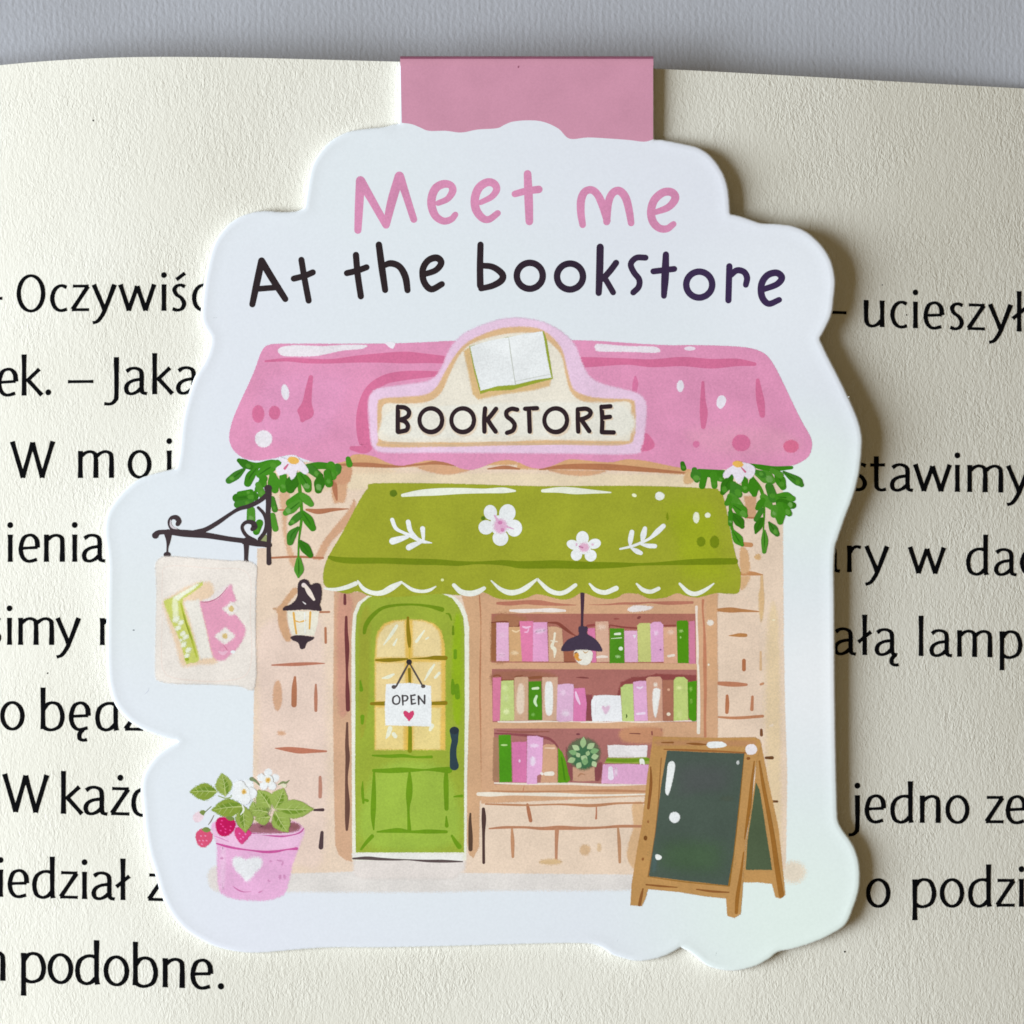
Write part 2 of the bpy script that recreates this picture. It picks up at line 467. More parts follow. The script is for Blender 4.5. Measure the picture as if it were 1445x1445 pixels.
LINES = [
 [(1.0, 25, 439.5, 270, 438.5, [('–', -32), ('O', 23.7), ('c', 70.4), ('z', 99.7), ('y', 130.7), ('w', 168.3), ('i', 228), ('ś', 241.4), ('c', 270.6)]),
  (1.0, 1220, 460.8, 1435, 467.8, [('–', 1159.5), ('u', 1219), ('c', 1256), ('i', 1288.5), ('e', 1303), ('s', 1338.8), ('z', 1364), ('y', 1395.5), ('ł', 1428.5)])],
 [(1.02, 0, 558.6, 260, 556, [('e', -4.5), ('k', 30.6), ('.', 63.5), ('–', 95.7), ('J', 146.5), ('a', 174.8), ('k', 214.8), ('a', 248.3), ('z', 280.5)])],
 [(1.02, 20, 675, 240, 674, [('W', 15.5), ('m', 110), ('o', 180), ('i', 235.4)]),
  (1.02, 1230, 692.3, 1420, 695.2, [('s', 1202), ('t', 1228), ('a', 1255.7), ('w', 1290), ('i', 1347.6), ('m', 1365), ('y', 1421)])],
 [(1.03, 10, 793, 140, 792.8, [('i', 11), ('e', 26), ('n', 62), ('i', 102), ('a', 115.4)]),
  (1.0, 1190, 807.2, 1400, 811.6, [('a', 1153.5), ('r', 1195.4), ('y', 1221), ('w', 1282.7), ('d', 1363), ('a', 1402.6), ('c', 1439)])],
 [(1.02, 10, 910, 140, 910.4, [('s', -20), ('i', 10), ('m', 25.6), ('y', 79.6), ('n', 141)]),
  (1.0, 1180, 923.6, 1420, 928, [('a', 1176), ('ł', 1210.6), ('ą', 1234.2), ('l', 1296.4), ('a', 1311.4), ('m', 1350.6), ('p', 1410.6)])],
 [(1.05, 10, 1029.6, 165, 1031, [('o', 0), ('b', 57.4), ('ę', 97), ('d', 134), ('z', 174.6)])],
 [(1.06, 10, 1146.2, 185, 1151, [('W', 4.6), ('k', 86), ('a', 117.6), ('ż', 155), ('d', 185)]),
  (1.03, 1200, 1160.7, 1440, 1162, [('j', 1197.6), ('e', 1220), ('d', 1256), ('n', 1298), ('o', 1334), ('z', 1389.4), ('e', 1419)])],
 [(1.03, 0, 1265.6, 225, 1271.6, [('i', -2.6), ('e', 10.6), ('d', 45), ('z', 83), ('i', 115.8), ('a', 129), ('ł', 163.5), ('z', 207.6)]),
  (1.05, 1220, 1279.8, 1440, 1279.6, [('o', 1222), ('p', 1287.5), ('o', 1326), ('d', 1365.8), ('z', 1404.6), ('i', 1438)])],
 [(1.1, 0, 1384, 300, 1396, [('m', -47), ('p', 29.6), ('o', 67), ('d', 105.6), ('o', 146), ('b', 187.6), ('n', 229.4), ('e', 268.4), ('.', 306.8)])],
]
for ln in LINES:
    for (k, xa, ba, xb, bb, lets) in ln:
        T = Text(); sl = (bb-ba)/(xb-xa)
        for ch, x in lets: T.glyph(ch, x, ba+sl*(x-xa), sl, k*0.99, k)
        mesh_obj('text_line', T.V, T.F, [TINK], parent=page)
for x, y, r in ((1192, 1343, 1.8), (131.5, 170, 1.6), (67, 950, 1.5), (1279, 444.5, 1.4), (1245, 402, 1.2)):    # dark flecks in the sheet
    T = Text(); r *= .65; T.V = [T.pt(x+r*math.cos(a*.9), y+1.3*r*math.sin(a*.9)) for a in range(7)]; T.F = [(6, 5, 4, 3, 2, 1, 0)]
    mesh_obj('paper_fleck', T.V, T.F, [TINK], parent=page)

# ------------------------------------------------------------------ the bookmark: card
bm = tag(empty('magnetic_bookmark', (0, 0, 0)),
         'die-cut white magnetic bookmark printed with a pink-roofed bookstore, folded over the top of the page', 'bookmark')
OUT = [[(563, 89), (922, 89)], [(922, 89), (923, 197)],
 [(923, 197), (935, 197.5), (950, 200), (967, 203.5), (985, 208), (1000, 217), (1012, 230), (1022, 247), (1028, 266), (1030, 286), (1031, 302)],
 [(1031, 302), (1045, 305), (1060, 310), (1076, 315), (1097, 316), (1120, 319), (1140, 328), (1159, 345), (1172, 365), (1178, 386), (1179, 404), (1177, 422), (1175, 440), (1168, 458), (1157, 478)],
 [(1157, 478), (1170, 505), (1184, 532), (1197, 559), (1207, 581), (1214, 601), (1217, 620), (1216, 642), (1213, 667), (1207, 692), (1201, 710), (1194, 728), (1185, 754), (1179, 771)],
 [(1179, 771), (1177.5, 800), (1178, 850), (1178.5, 950), (1180, 1060), (1182, 1140), (1184, 1160), (1191, 1173), (1203, 1190), (1211, 1210), (1214, 1234), (1212, 1258), (1205, 1280), (1194, 1304), (1172, 1319), (1149, 1329.5), (1122, 1338), (1099, 1343), (1084, 1354), (1064, 1364), (1034, 1370), (1007, 1366), (992, 1359), (975, 1345), (961, 1336.5)],
 [(961, 1336.5), (945, 1346), (925, 1353), (898, 1356), (866, 1348), (850, 1338), (836, 1332.5), (810, 1331), (742, 1332), (638, 1335), (540, 1337), (470, 1337), (420, 1340), (368, 1344.5), (335, 1343), (304, 1335.7), (280, 1324.6), (257.5, 1309), (240, 1288), (227, 1261.5), (219, 1234), (209.5, 1204), (204, 1173), (201, 1140), (198.8, 1115), (200.5, 1098), (209, 1080), (222, 1065), (236, 1055), (251, 1046)],
 [(251, 1046), (220, 1037), (193, 1025), (173, 1008.7), (160, 989), (153, 965.5), (150.5, 932), (150.5, 872), (151.6, 806), (150, 780), (147, 757), (147.6, 736), (155, 716), (173, 694), (193, 677.5), (217, 668.5), (248, 661)],
 [(248, 661), (252, 638), (255, 604.7), (259, 582.6), (266, 556), (275, 531.6), (285.7, 514), (292.6, 498), (296.6, 481), (294.6, 473), (288, 462.5), (284, 451), (284, 434), (287, 405), (291, 380), (299, 349), (313, 326), (332.6, 309), (354.7, 300), (376, 297.4), (400, 299), (418, 298), (428.5, 293.5)],
 [(428.5, 293.5), (433, 264), (438, 238), (448.8, 217.6), (466.5, 199), (491, 186), (517.5, 181.5), (541, 179), (562, 174)],
 [(562, 174), (563, 89)]]
outl = []
for seg in OUT:
    q = cr(seg, False, 6)
    outl += q[:-1]
# resample evenly
def resample(P, step):
    n = len(P); out = []; carry = 0.0
    for i in range(n):
        a, b = P[i], P[(i+1) % n]; l = math.hypot(b[0]-a[0], b[1]-a[1]); t = carry
        while t < l:
            out.append((a[0]+(b[0]-a[0])*t/l, a[1]+(b[1]-a[1])*t/l)); t += step
        carry = t-l
    return out
outl = resample(outl, 3.0)
rj = random.Random(8)
outl = [(x+rj.uniform(-.2, .2), y+rj.uniform(-.2, .2)) for x, y in outl]

def card_mat():
    m, N, L = nt('pearl_white_card'); b = N['Principled BSDF']
    tc = N.new('ShaderNodeTexCoord')
    # the pearl laminate: slow drifts from lilac-white through pale blue to mint-white
    mp = N.new('ShaderNodeMapping'); mp.inputs['Scale'].default_value = (1, 1.25, 1); mp.inputs['Location'].default_value = (0.013, 0.006, 0)
    L.new(tc.outputs['Object'], mp.inputs['Vector'])
    n = N.new('ShaderNodeTexNoise'); n.inputs['Scale'].default_value = 42; n.inputs['Detail'].default_value = 1; n.inputs['Roughness'].default_value = 0.3
    L.new(mp.outputs[0], n.inputs['Vector'])
    r = N.new('ShaderNodeValToRGB'); e = r.color_ramp.elements
    e[0].position = 0.30; e[0].color = (0.835, 0.84, 0.91, 1)
    e[1].position = 0.68; e[1].color = (0.835, 0.875, 0.90, 1)
    L.new(n.outputs['Fac'], r.inputs['Fac'])
    cur = r.outputs[0]
    # broad mint tints of the film; lilac-white band paints brighter light on the right
    for (px, py, rad, c) in ((1130, 1300, 330, (0.86, 0.945, 0.885)), (1125, 690, 170, (0.865, 0.94, 0.895)), (1150, 960, 190, (0.93, 0.93, 0.945)), (1110, 420, 200, (0.89, 0.905, 0.955)), (190, 860, 170, (0.825, 0.855, 0.865))):
        ds = N.new('ShaderNodeVectorMath'); ds.operation = 'DISTANCE'; ds.inputs[1].default_value = W(px, py, 12*S)
        L.new(tc.outputs['Object'], ds.inputs[0])
        f = N.new('ShaderNodeMapRange'); f.interpolation_type = 'SMOOTHSTEP'
        f.inputs['From Min'].default_value = 0; f.inputs['From Max'].default_value = rad*S; f.inputs['To Min'].default_value = 1; f.inputs['To Max'].default_value = 0
        L.new(ds.outputs['Value'], f.inputs['Value'])
        m2 = N.new('ShaderNodeMix'); m2.data_type = 'RGBA'
        L.new(f.outputs[0], m2.inputs['Factor']); L.new(cur, m2.inputs['A']); m2.inputs['B'].default_value = (*c, 1)
        cur = m2.outputs['Result']
    n2 = N.new('ShaderNodeTexNoise'); n2.inputs['Scale'].default_value = 6000; n2.inputs['Detail'].default_value = 1
    L.new(tc.outputs['Object'], n2.inputs['Vector'])
    mr = N.new('ShaderNodeMapRange'); mr.inputs['To Min'].default_value = 0.96; mr.inputs['To Max'].default_value = 1.04
    L.new(n2.outputs['Fac'], mr.inputs['Value'])
    mx = N.new('ShaderNodeVectorMath'); mx.operation = 'SCALE'
    L.new(cur, mx.inputs[0]); L.new(mr.outputs[0], mx.inputs['Scale'])
    L.new(mx.outputs[0], b.inputs['Base Color'])
    bp = N.new('ShaderNodeBump'); bp.inputs['Strength'].default_value = 0.1; bp.inputs['Distance'].default_value = 2e-5
    n4 = N.new('ShaderNodeTexNoise'); n4.inputs['Scale'].default_value = 1500; L.new(tc.outputs['Object'], n4.inputs['Vector'])
    L.new(n4.outputs['Fac'], bp.inputs['Height']); L.new(bp.outputs[0], b.inputs['Normal'])
    b.inputs['Roughness'].default_value = 0.4; b.inputs['Specular IOR Level'].default_value = 0.3
    return m
def edge_mat():
    m, N, L = nt('card_cut_edge'); b = N['Principled BSDF']
    b.inputs['Base Color'].default_value = (0.86, 0.88, 0.89, 1); b.inputs['Roughness'].default_value = 0.7
    return m
CARD, EDGE = card_mat(), edge_mat()
rings = [(outl, 0.0), (outl, 10.4), (inset(outl, 0.9), 11.4), (inset(outl, 3.0), 12.0), (inset(outl, 8.5), 12.0), (inset(outl, 16), 12.0), (inset(outl, 23), 12.0)]
LIP = [0, 0.5, 1.3, 1.7, 0.9, 0.15, 0]       # the die lifts the rim of the card, except along the strip
V, F, I = [], [], []
n = len(outl)
for (R_, z), lp in zip(rings, LIP):
    for p, q in zip(R_, outl):
        on = 561 < q[0] < 924 and q[1] < 197.5
        k = 0 if on else min(1, min(math.dist(q, (562, 174)), math.dist(q, (923, 197)))/22)
        V.append(W(p[0], p[1], (z+lp*0.45*k)*S))
sg = area(outl) > 0
for k in range(len(rings)-1):
    for i in range(n):
        j = (i+1) % n
        q = (k*n+i, k*n+j, (k+1)*n+j, (k+1)*n+i)
        F.append(q[::-1] if sg else q); I.append(1 if k < 2 else 0)
b0 = (len(rings)-1)*n
for t in tri(rings[-1][0]): F.append(tuple(b0+k for k in t)); I.append(0)
F.append(tuple(range(n)) if sg else tuple(range(n-1, -1, -1))); I.append(1)
card = mesh_obj('card', V, F, [CARD, EDGE], I, bm)
card.data.polygons.foreach_set('use_smooth', [i == 0 for i in I])

# pink strip: printed face, rolled over the page edge, with the hidden rear flap
cloud = [(563.5, 173), (580, 175), (592, 179.5), (605, 184.6), (629, 184.6), (651, 187), (674, 182.8), (701, 181), (712, 176), (724, 171.6), (746, 169.8), (767, 172), (788, 181.5), (803.6, 195.7), (829.6, 194), (861, 195.6), (888, 197.6), (909, 200), (922.3, 196.6)]
A = Art('fold_strip', bm)
cl = cr(cloud, False, 5)
A.raw([(565.2, 92.0), (700, 92), (800, 92), (921.6, 92)]+[(min(x, 921.6), y) for x, y in cl[::-1] if x > 565.2], (204, 147, 170))
ip = A.mat(ink((204, 147, 169)))
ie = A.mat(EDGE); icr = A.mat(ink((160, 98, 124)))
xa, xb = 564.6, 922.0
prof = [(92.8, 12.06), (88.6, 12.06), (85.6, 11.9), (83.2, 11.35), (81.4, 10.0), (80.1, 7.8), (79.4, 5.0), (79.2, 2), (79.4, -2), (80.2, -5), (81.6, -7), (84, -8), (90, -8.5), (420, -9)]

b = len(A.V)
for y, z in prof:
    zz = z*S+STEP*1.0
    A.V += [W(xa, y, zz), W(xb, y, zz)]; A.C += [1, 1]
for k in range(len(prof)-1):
    A.F.append((b+2*k, b+2*k+1, b+2*k+3, b+2*k+2)); A.I.append(icr if 3 <= k <= 5 else ip)      # darker ink along the crease
# rear flap outer skin is the same sheet; its rolled ends are closed with raw card
for side in (0, 1):
    A.F.append(tuple(b+2*k+side for k in range(len(prof)-2))); A.I.append(ie)
A.stroke([(732, 92.5), (731.5, 95)], 2.2, (150, 90, 112))
A.build()

# ------------------------------------------------------------------ the print on the card
DARK, PURP, PINKT = (42, 32, 36), (58, 42, 80), (214, 143, 180)
JOINT, JOINT2, JDARK = (178, 118, 86), (190, 128, 98), (82, 58, 58)
TAN, TAN2, CREAM, WHITE = (208, 166, 130), (214, 176, 138), (228, 212, 182), (240, 236, 234)
F1 = (280, 280, .2768)
# caption, upper line in pink
A = Art('caption', bm, 'pink hand-lettered upper line of the caption').fr(420, 160, .22145)
A.stroke([(384, 745), (391, 600), (400, 428)], [46, 54, 58], PINKT)
A.stroke([(402, 430), (480, 565), (563, 712)], [58, 50, 46], PINKT)
A.stroke([(565, 712), (600, 560), (648, 400)], [44, 58, 60], PINKT)
A.stroke([(650, 402), (690, 520), (740, 676)], [58, 48, 44], PINKT)
A.stroke([(895, 572), (955, 545), (988, 495), (975, 458), (930, 450), (882, 475), (856, 530), (855, 595), (880, 655), (930, 686), (978, 675), (1005, 645)], [36, 40, 48, 46, 52, 54, 54, 54, 50, 46, 42, 38], PINKT)
A.stroke([(1165, 568), (1235, 532), (1268, 485), (1250, 447), (1205, 440), (1155, 475), (1130, 540), (1136, 610), (1175, 665), (1220, 675), (1275, 636)], [34, 40, 46, 50, 52, 54, 54, 54, 50, 44, 40], PINKT)
A.fr(720, 160, .3599)
A.stroke([(68, 237), (72, 330), (75, 424)], [30, 34, 30], PINKT)
A.stroke([(18, 316), (60, 305), (112, 298)], [26, 28, 30], PINKT)
A.stroke([(284, 437), (277, 390), (278, 340), (292, 308), (318, 300), (342, 318), (362, 360), (380, 420)], [26, 30, 32, 30, 30, 30, 32, 28], PINKT)
A.stroke([(378, 425), (385, 350), (402, 312), (428, 304), (452, 330), (466, 380), (474, 430)], [28, 30, 30, 32, 32, 30, 26], PINKT)
A.stroke([(568, 388), (620, 368), (647, 334), (634, 310), (600, 310), (565, 340), (552, 385), (560, 425), (585, 450), (615, 452), (640, 434)], [22, 28, 32, 32, 32, 32, 32, 32, 30, 28, 24], PINKT)
A.build()
A = Art('caption', bm, 'dark hand-lettered lower line of the caption').fr(*F1)
A.stroke([(275, 540), (298, 430), (322, 318)], [32, 36, 36], DARK)
A.stroke([(322, 318), (380, 415), (443, 513)], [36, 36, 32], DARK)
A.stroke([(306, 461), (408, 453)], 30, DARK)
A.stroke([(525, 313), (541, 410), (562, 521)], 32, DARK)
A.stroke([(486, 409), (540, 395), (583, 377)], 32, DARK)
A.stroke([(803, 288), (812, 390), (828, 499)], 33, DARK)
A.stroke([(757, 381), (810, 368), (857, 351)], 32, DARK)
A.stroke([(920, 236), (935, 350), (952, 467)], [34, 36, 32], DARK)
A.stroke([(940, 345), (980, 331), (1025, 348), (1055, 400), (1066, 468)], [28, 34, 34, 36, 32], DARK)
A.stroke([(1148, 388), (1210, 366), (1238, 328), (1215, 303), (1172, 316), (1144, 362), (1150, 425), (1187, 463), (1241, 437)], [30, 32, 34, 36, 34, 34, 34, 34, 32], DARK)
A.fr(640, 320, .346)
def mixc(a, b, t): return tuple(round(x+(y-x)*t) for x, y in zip(a, b))
cs = [mixc(DARK, PURP, t) for t in (.1, .25, .4, .55, .7, .85, .95, 1, 1)]
A.stroke([(110, 73), (108, 160), (109, 240)], [26, 27, 28], cs[0])
A.stroke([(112, 158), (160, 164), (198, 192), (196, 218), (160, 240), (112, 252)], [24, 26, 28, 28, 26, 24], cs[0])
def ring(cx, cy, rx, ry, w_, c):
    P = [(cx+rx*math.cos(2*math.pi*k/14+1), cy+ry*math.sin(2*math.pi*k/14+1)) for k in range(15)]
    A.stroke(P, w_, c, n=3)
ring(311, 200, 53, 53, 27, cs[1]); ring(475, 203, 53, 53, 27, cs[2])
A.stroke([(598, 83), (596, 180), (592, 270)], [30, 30, 26], cs[3])
A.stroke([(663, 147), (640, 178), (610, 212)], 26, cs[3]); A.stroke([(614, 205), (632, 235), (651, 268)], 24, cs[3])
A.stroke([(783, 126), (745, 127), (723, 152), (735, 185), (757, 215), (755, 245), (733, 268)], 25, cs[4])
A.stroke([(866, 113), (863, 200), (858, 282)], [26, 32, 24], cs[5]); A.stroke([(815, 182), (900, 172)], 25, cs[5])
ring(1002, 236, 53, 53, 27, cs[6])
A.stroke([(1125, 161), (1121, 300)], 26, cs[7])
A.stroke([(1130, 198), (1155, 178), (1184, 184), (1197, 208), (1192, 237)], [24, 26, 26, 26, 24], cs[7])
A.stroke([(1262, 256), (1318, 235), (1339, 208), (1318, 188), (1280, 198), (1256, 235), (1258, 285), (1285, 314), (1328, 298)], [24, 26, 28, 28, 28, 28, 28, 26, 24], cs[8])
A.build()

# painted ground wash in front of the shop
A = Art('ground_wash', bm)
A.poly([(293, 1240), (300, 1224), (330, 1220), (450, 1228), (890, 1226), (896, 1244), (890, 1256), (700, 1257), (600, 1259), (400, 1259), (310, 1259)], (222, 219, 214), 5)
A.fr(860, 1020, .20761).ell(1250, 1015, 105, 95, (229, 219, 199), 0, 9)
A.build()

# shop wall
A = Art('shop_wall', bm)
A.poly([(383, 652), (383, 772), (363, 774), (360, 900), (358, 1000), (357, 1100), (358, 1200), (361, 1234), (500, 1230), (668, 1232), (890, 1234), (1085, 1236), (1109, 1225), (1111, 1100), (1108, 1000), (1106, 900), (1105, 745), (1105, 690), (1080, 652)], (229, 209, 187), 2, smooth=False)
A.poly([(385, 700), (470, 690), (560, 665), (470, 655), (385, 655)], (228, 206, 176), 6)
A.poly([(362, 880), (440, 870), (462, 900), (465, 1200), (420, 1228), (362, 1228), (360, 1000)], (229, 208, 193), 14)
A.poly([(1012, 860), (1070, 855), (1078, 1030), (1040, 1040), (1015, 1040)], (229, 208, 186), 10)
A.poly([(1080, 870), (1100, 870), (1106, 1100), (1106, 1215), (1090, 1215), (1075, 1050)], (226, 205, 168), 12)
A.poly([(480, 670), (700, 668), (1000, 672), (1020, 690), (700, 688), (480, 690)], (230, 214, 184), 6)
A.fr(200, 630, .20761)
A.poly([(940, 310), (1000, 310), (1000, 400), (985, 560), (1020, 700), (1060, 800), (1015, 805), (970, 640), (950, 450)], (214, 176, 142), 4)
A.poly([(1445, 360), (1400, 440), (1250, 620), (1180, 750), (1175, 762), (1225, 765), (1290, 650), (1445, 480)], (208, 165, 132), 3)
A.poly([(1290, 150), (1385, 130), (1400, 200), (1385, 360), (1345, 382), (1300, 365)], (212, 168, 132), 3)
A.stroke([(885, 432), (970, 432)], [8, 12], JOINT2); A.stroke([(1120, 430), (1200, 442), (1300, 430), (1405, 424)], [16, 36, 24, 6], JOINT)
A.stroke([(885, 757), (1050, 750), (1232, 758)], [14, 16, 14], JOINT); A.stroke([(1315, 210), (1312, 280), (1326, 362)], [20, 36, 14], JOINT)
A.fr(200, 770, .19377)
A.poly([(955, 458), (1000, 440), (1100, 312), (1135, 335), (1060, 440), (1062, 560), (1090, 680), (1045, 690), (1000, 590), (985, 485)], (208, 166, 128), 3)
A.stroke([(1300, 484), (1366, 483)], 14, JOINT); A.stroke([(1338, 600), (1340, 706)], 18, JOINT)
A.stroke([(948, 870), (1120, 864), (1260, 858), (1332, 858)], [10, 26, 18, 6], (186, 122, 98))
A.fr(330, 960, .19376)
A.ell(318, 110, 34, 112, (212, 170, 138), 0, 3)
A.stroke([(445, -22), (440, 60), (438, 178)], [18, 38, 40], JOINT); A.stroke([(597, 32), (597, 120), (597, 220)], [14, 26, 22], (182, 125, 100))
A.ell(345, 385, 30, 17, (214, 172, 140), 0, 4)
A.stroke([(300, 495), (390, 502), (480, 512), (580, 515), (672, 517)], [6, 34, 44, 28, 14], (188, 120, 95))
A.stroke([(628, 706), (630, 780), (628, 848)], [22, 28, 26], (186, 135, 116))
A.stroke([(585, 945), (648, 943)], [16, 24], (78, 58, 62)); A.stroke([(642, 1108), (634, 1215)], [24, 36], (80, 62, 66))
A.fr(990, 840, .20757)
A.stroke([(65, 100), (190, 100), (280, 104), (390, 111)], [10, 36, 22, 8], (184, 130, 82))
A.poly([(390, -25), (424, -25), (420, 120), (405, 180), (392, 120)], (214, 184, 136), 3)
A.stroke([(185, 275), (255, 271), (300, 272)], [4, 26, 24], (184, 130, 78)); A.stroke([(288, 444), (288, 505)], 26, (178, 115, 78))
A.stroke([(402, 385), (402, 505)], [14, 18], (216, 182, 142))
A.stroke([(40, 592), (160, 602), (240, 606), (305, 608)], [8, 32, 32, 18], (192, 130, 98)); A.stroke([(402, 606), (418, 600)], 16, (192, 140, 104))
A.stroke([(174, 684), (175, 740), (172, 796)], [20, 28, 24], (184, 120, 84)); A.stroke([(346, 690), (342, 776)], [18, 24], (190, 130, 96))
A.stroke([(112, 828), (240, 834), (415, 822)], [12, 20, 20], (190, 132, 96)); A.stroke([(406, 915), (407, 950)], [18, 22], (120, 78, 50))
A.stroke([(438, 1105), (480, 1105)], [18, 24], (108, 72, 42)); A.stroke([(478, 1401), (514, 1402)], [16, 16], (108, 72, 42))
A.ell(490, 168, 12, 5, (240, 224, 196)); A.ell(475, 885, 16, 8, (238, 216, 196), -20, 2)
A.fr(960, 620, .16604)
A.poly([(540, 480), (645, 480), (648, 670), (560, 672)], (206, 164, 126), 3, smooth=False); A.stroke([(552, 664), (640, 668)], 14, JOINT)
A.stroke([(530, 892), (600, 897)], [40, 40], (196, 142, 98)); A.stroke([(515, 1140), (610, 1140), (700, 1152)], [36, 36, 10], (192, 138, 92))
A.poly([(510, 925), (570, 945), (590, 1050), (585, 1120), (515, 1130)], (212, 172, 128), 3)
A.poly([(510, 1165), (590, 1165), (570, 1230), (520, 1280), (500, 1240)], (214, 176, 132), 4)
A.ell(660, 1000, 28, 26, (214, 176, 126), 0, 3); A.stroke([(692, 1165), (694, 1300), (692, 1440)], [24, 32, 36], (216, 182, 136))
A.fr(640, 1100, .20761)                                   # stones under the shop window
A.poly([(1215, 168), (1290, 165), (1285, 320), (1255, 620), (1225, 610), (1180, 530), (1190, 430), (1222, 320)], (216, 180, 138), 3)
A.stroke([(502, 170), (512, 220), (524, 280)], [18, 26, 24], JOINT); A.stroke([(971, 178), (971, 225), (969, 265)], [8, 10, 14], JOINT2)
A.stroke([(243, 334), (340, 326), (480, 325), (600, 333), (720, 328), (850, 331), (1000, 327), (1130, 318), (1282, 318)], [10, 18, 16, 22, 30, 22, 16, 20, 18], (184, 130, 98))
A.stroke([(397, 338), (401, 420), (403, 525)], [14, 26, 18], (192, 142, 106)); A.stroke([(703, 338), (699, 440), (698, 544)], [30, 22, 18], (186, 135, 104))
A.ell(660, 560, 78, 20, (212, 182, 138), 0, 4); A.ell(895, 478, 36, 38, (210, 178, 140), 0, 4); A.ell(990, 462, 14, 30, (214, 186, 150), 0, 3)
A.stroke([(1118, 332), (1126, 430), (1130, 562)], [14, 24, 18], (188, 142, 106))
A.stroke([(203, 200), (206, 270), (204, 380), (205, 565)], [22, 32, 20, 20], (78, 56, 52))
A.build()

# brown line and shading below the roof edge
A = Art('eave', bm).fr(310, 440, .29066)
A.poly([(585, 690), (1000, 670), (1445, 690), (1445, 742), (1150, 748), (800, 756), (560, 752)], (214, 168, 122), 3, smooth=False)
A.poly([(575, 750), (640, 756), (626, 830), (560, 826)], (206, 156, 122), 3)
A.poly([(960, 755), (1050, 740), (1150, 752), (1240, 760), (1120, 790), (1030, 780)], (214, 168, 130), 3)
A.stroke([(575, 742), (700, 742), (850, 750), (980, 740), (1060, 733), (1180, 752)], [8, 22, 14, 10, 18, 6], (178, 120, 86))
A.fr(730, 440, .29758)
A.poly([(0, 690), (450, 690), (560, 690), (820, 740), (830, 775), (500, 750), (200, 750), (0, 745)], (214, 168, 122), 3, smooth=False)
A.poly([(150, 748), (300, 752), (420, 755), (330, 778), (220, 770)], (214, 168, 130), 3)
A.stroke([(-140, 745), (-60, 738), (10, 745)], [6, 18, 8], (178, 120, 86))
A.stroke([(105, 748), (230, 734), (420, 736), (600, 748), (820, 766)], [6, 22, 30, 22, 6], (180, 120, 84))
A.poly([(800, 760), (840, 770), (830, 810), (790, 812)], (214, 178, 132), 3)
A.build()

# door posts
A = Art('door_frame', bm)
A.poly([(471.5, 834), (525, 836), (510, 850), (500, 872), (498, 1000), (499, 1205), (497, 1216), (488, 1214), (478, 1206), (473, 1192), (471, 1100), (470, 1000), (471, 900)], (209, 170, 138), 2, smooth=False)
A.poly([(474, 842), (500, 842), (496, 900), (494, 1000), (474, 1000)], (204, 152, 130), 8)
A.poly([(650, 836), (694, 836), (694, 1122), (677, 1130), (676, 1195), (668, 1211), (662, 1206), (659, 1190), (659, 870)], (208, 168, 130), 2, smooth=False)
A.fr(460, 800, .16609)
A.stroke([(160, 238), (161, 312)], [22, 26], (112, 58, 60)); A.stroke([(172, 425), (172, 550), (180, 700), (178, 900), (183, 1060), (187, 1212)], [22, 30, 38, 20, 36, 36], (112, 56, 58))
A.stroke([(1304, 245), (1318, 500), (1312, 800), (1308, 1100), (1316, 1440)], [10, 12, 14, 12, 12], (180, 122, 88)); A.stroke([(1374, 245), (1372, 300), (1384, 560), (1378, 900), (1382, 1300), (1384, 1440)], [10, 26, 14, 22, 14, 14], (178, 120, 84))
A.fr(460, 1000, .16609)
A.stroke([(180, 122), (178, 300), (184, 420), (174, 600), (182, 800), (180, 930), (177, 1028)], [18, 32, 38, 24, 42, 38, 22], (104, 72, 62))
A.stroke([(1316, 0), (1318, 300), (1324, 680)], [12, 14, 12], (182, 126, 92)); A.stroke([(1384, 0), (1386, 300), (1388, 690)], [12, 14, 10], (182, 126, 92))
A.stroke([(1227, 892), (1224, 960), (1228, 1080), (1228, 1195)], [16, 26, 38, 36], (88, 66, 52)); 
A.build()

# bookcase in the shop window
BC = Art('bookcase', bm)
A = BC
A.poly([(679, 836), (1012, 836), (1013, 1048), (930, 1046), (922, 1123), (679, 1134)], (210, 168, 132), 2, smooth=False)
A.poly([(693.5, 866), (981.5, 866), (982, 936), (693.5, 935)], (172, 110, 96), 0, smooth=False)
A.poly([(694, 944), (983, 945), (983, 1019), (695, 1019)], (170, 110, 102), 0, smooth=False)
A.poly([(697, 1028), (935, 1028), (920, 1107), (697, 1107)], (170, 112, 106), 0, smooth=False)
A.poly([(694, 867), (740, 867), (744, 880), (720, 910), (718, 934), (694, 934)], (162, 112, 82), 8)
A.poly([(696, 945), (770, 945), (790, 958), (740, 968), (697, 975)], (160, 106, 86), 8)
A.poly([(880, 1028), (932, 1028), (925, 1048), (880, 1046)], (196, 142, 108), 6)
A.fr(660, 820, .13149)
A.poly([(252, 440), (310, 440), (310, 860), (245, 860)], (150, 98, 64), 3, smooth=False)
A.poly([(690, 870), (1030, 868)] if False else [(1030, 752), (1160, 752), (1160, 866), (1035, 866)], (160, 98, 74), 2, smooth=False)
A.stroke([(255, 446), (400, 432), (436, 450), (446, 488), (540, 488), (560, 440)], [10, 12, 12, 14, 16, 12], (122, 62, 48))
A.stroke([(850, 445), (960, 452), (1030, 500), (1110, 560), (1165, 590)], [12, 30, 36, 24, 10], (136, 72, 60))
A.stroke([(1020, 868), (1150, 866)], 8, (120, 70, 50)); A.stroke([(1285, 480), (1370, 470)], [26, 30], (150, 75, 72))
A.stroke([(320, 238), (450, 240), (620, 228), (760, 232), (950, 250), (1165, 258)], [30, 46, 44, 56, 30, 6], (182, 118, 96))
A.stroke([(455, 316), (600, 320), (750, 314), (900, 313), (1045, 318)], [22, 42, 34, 46, 22], (238, 224, 216))
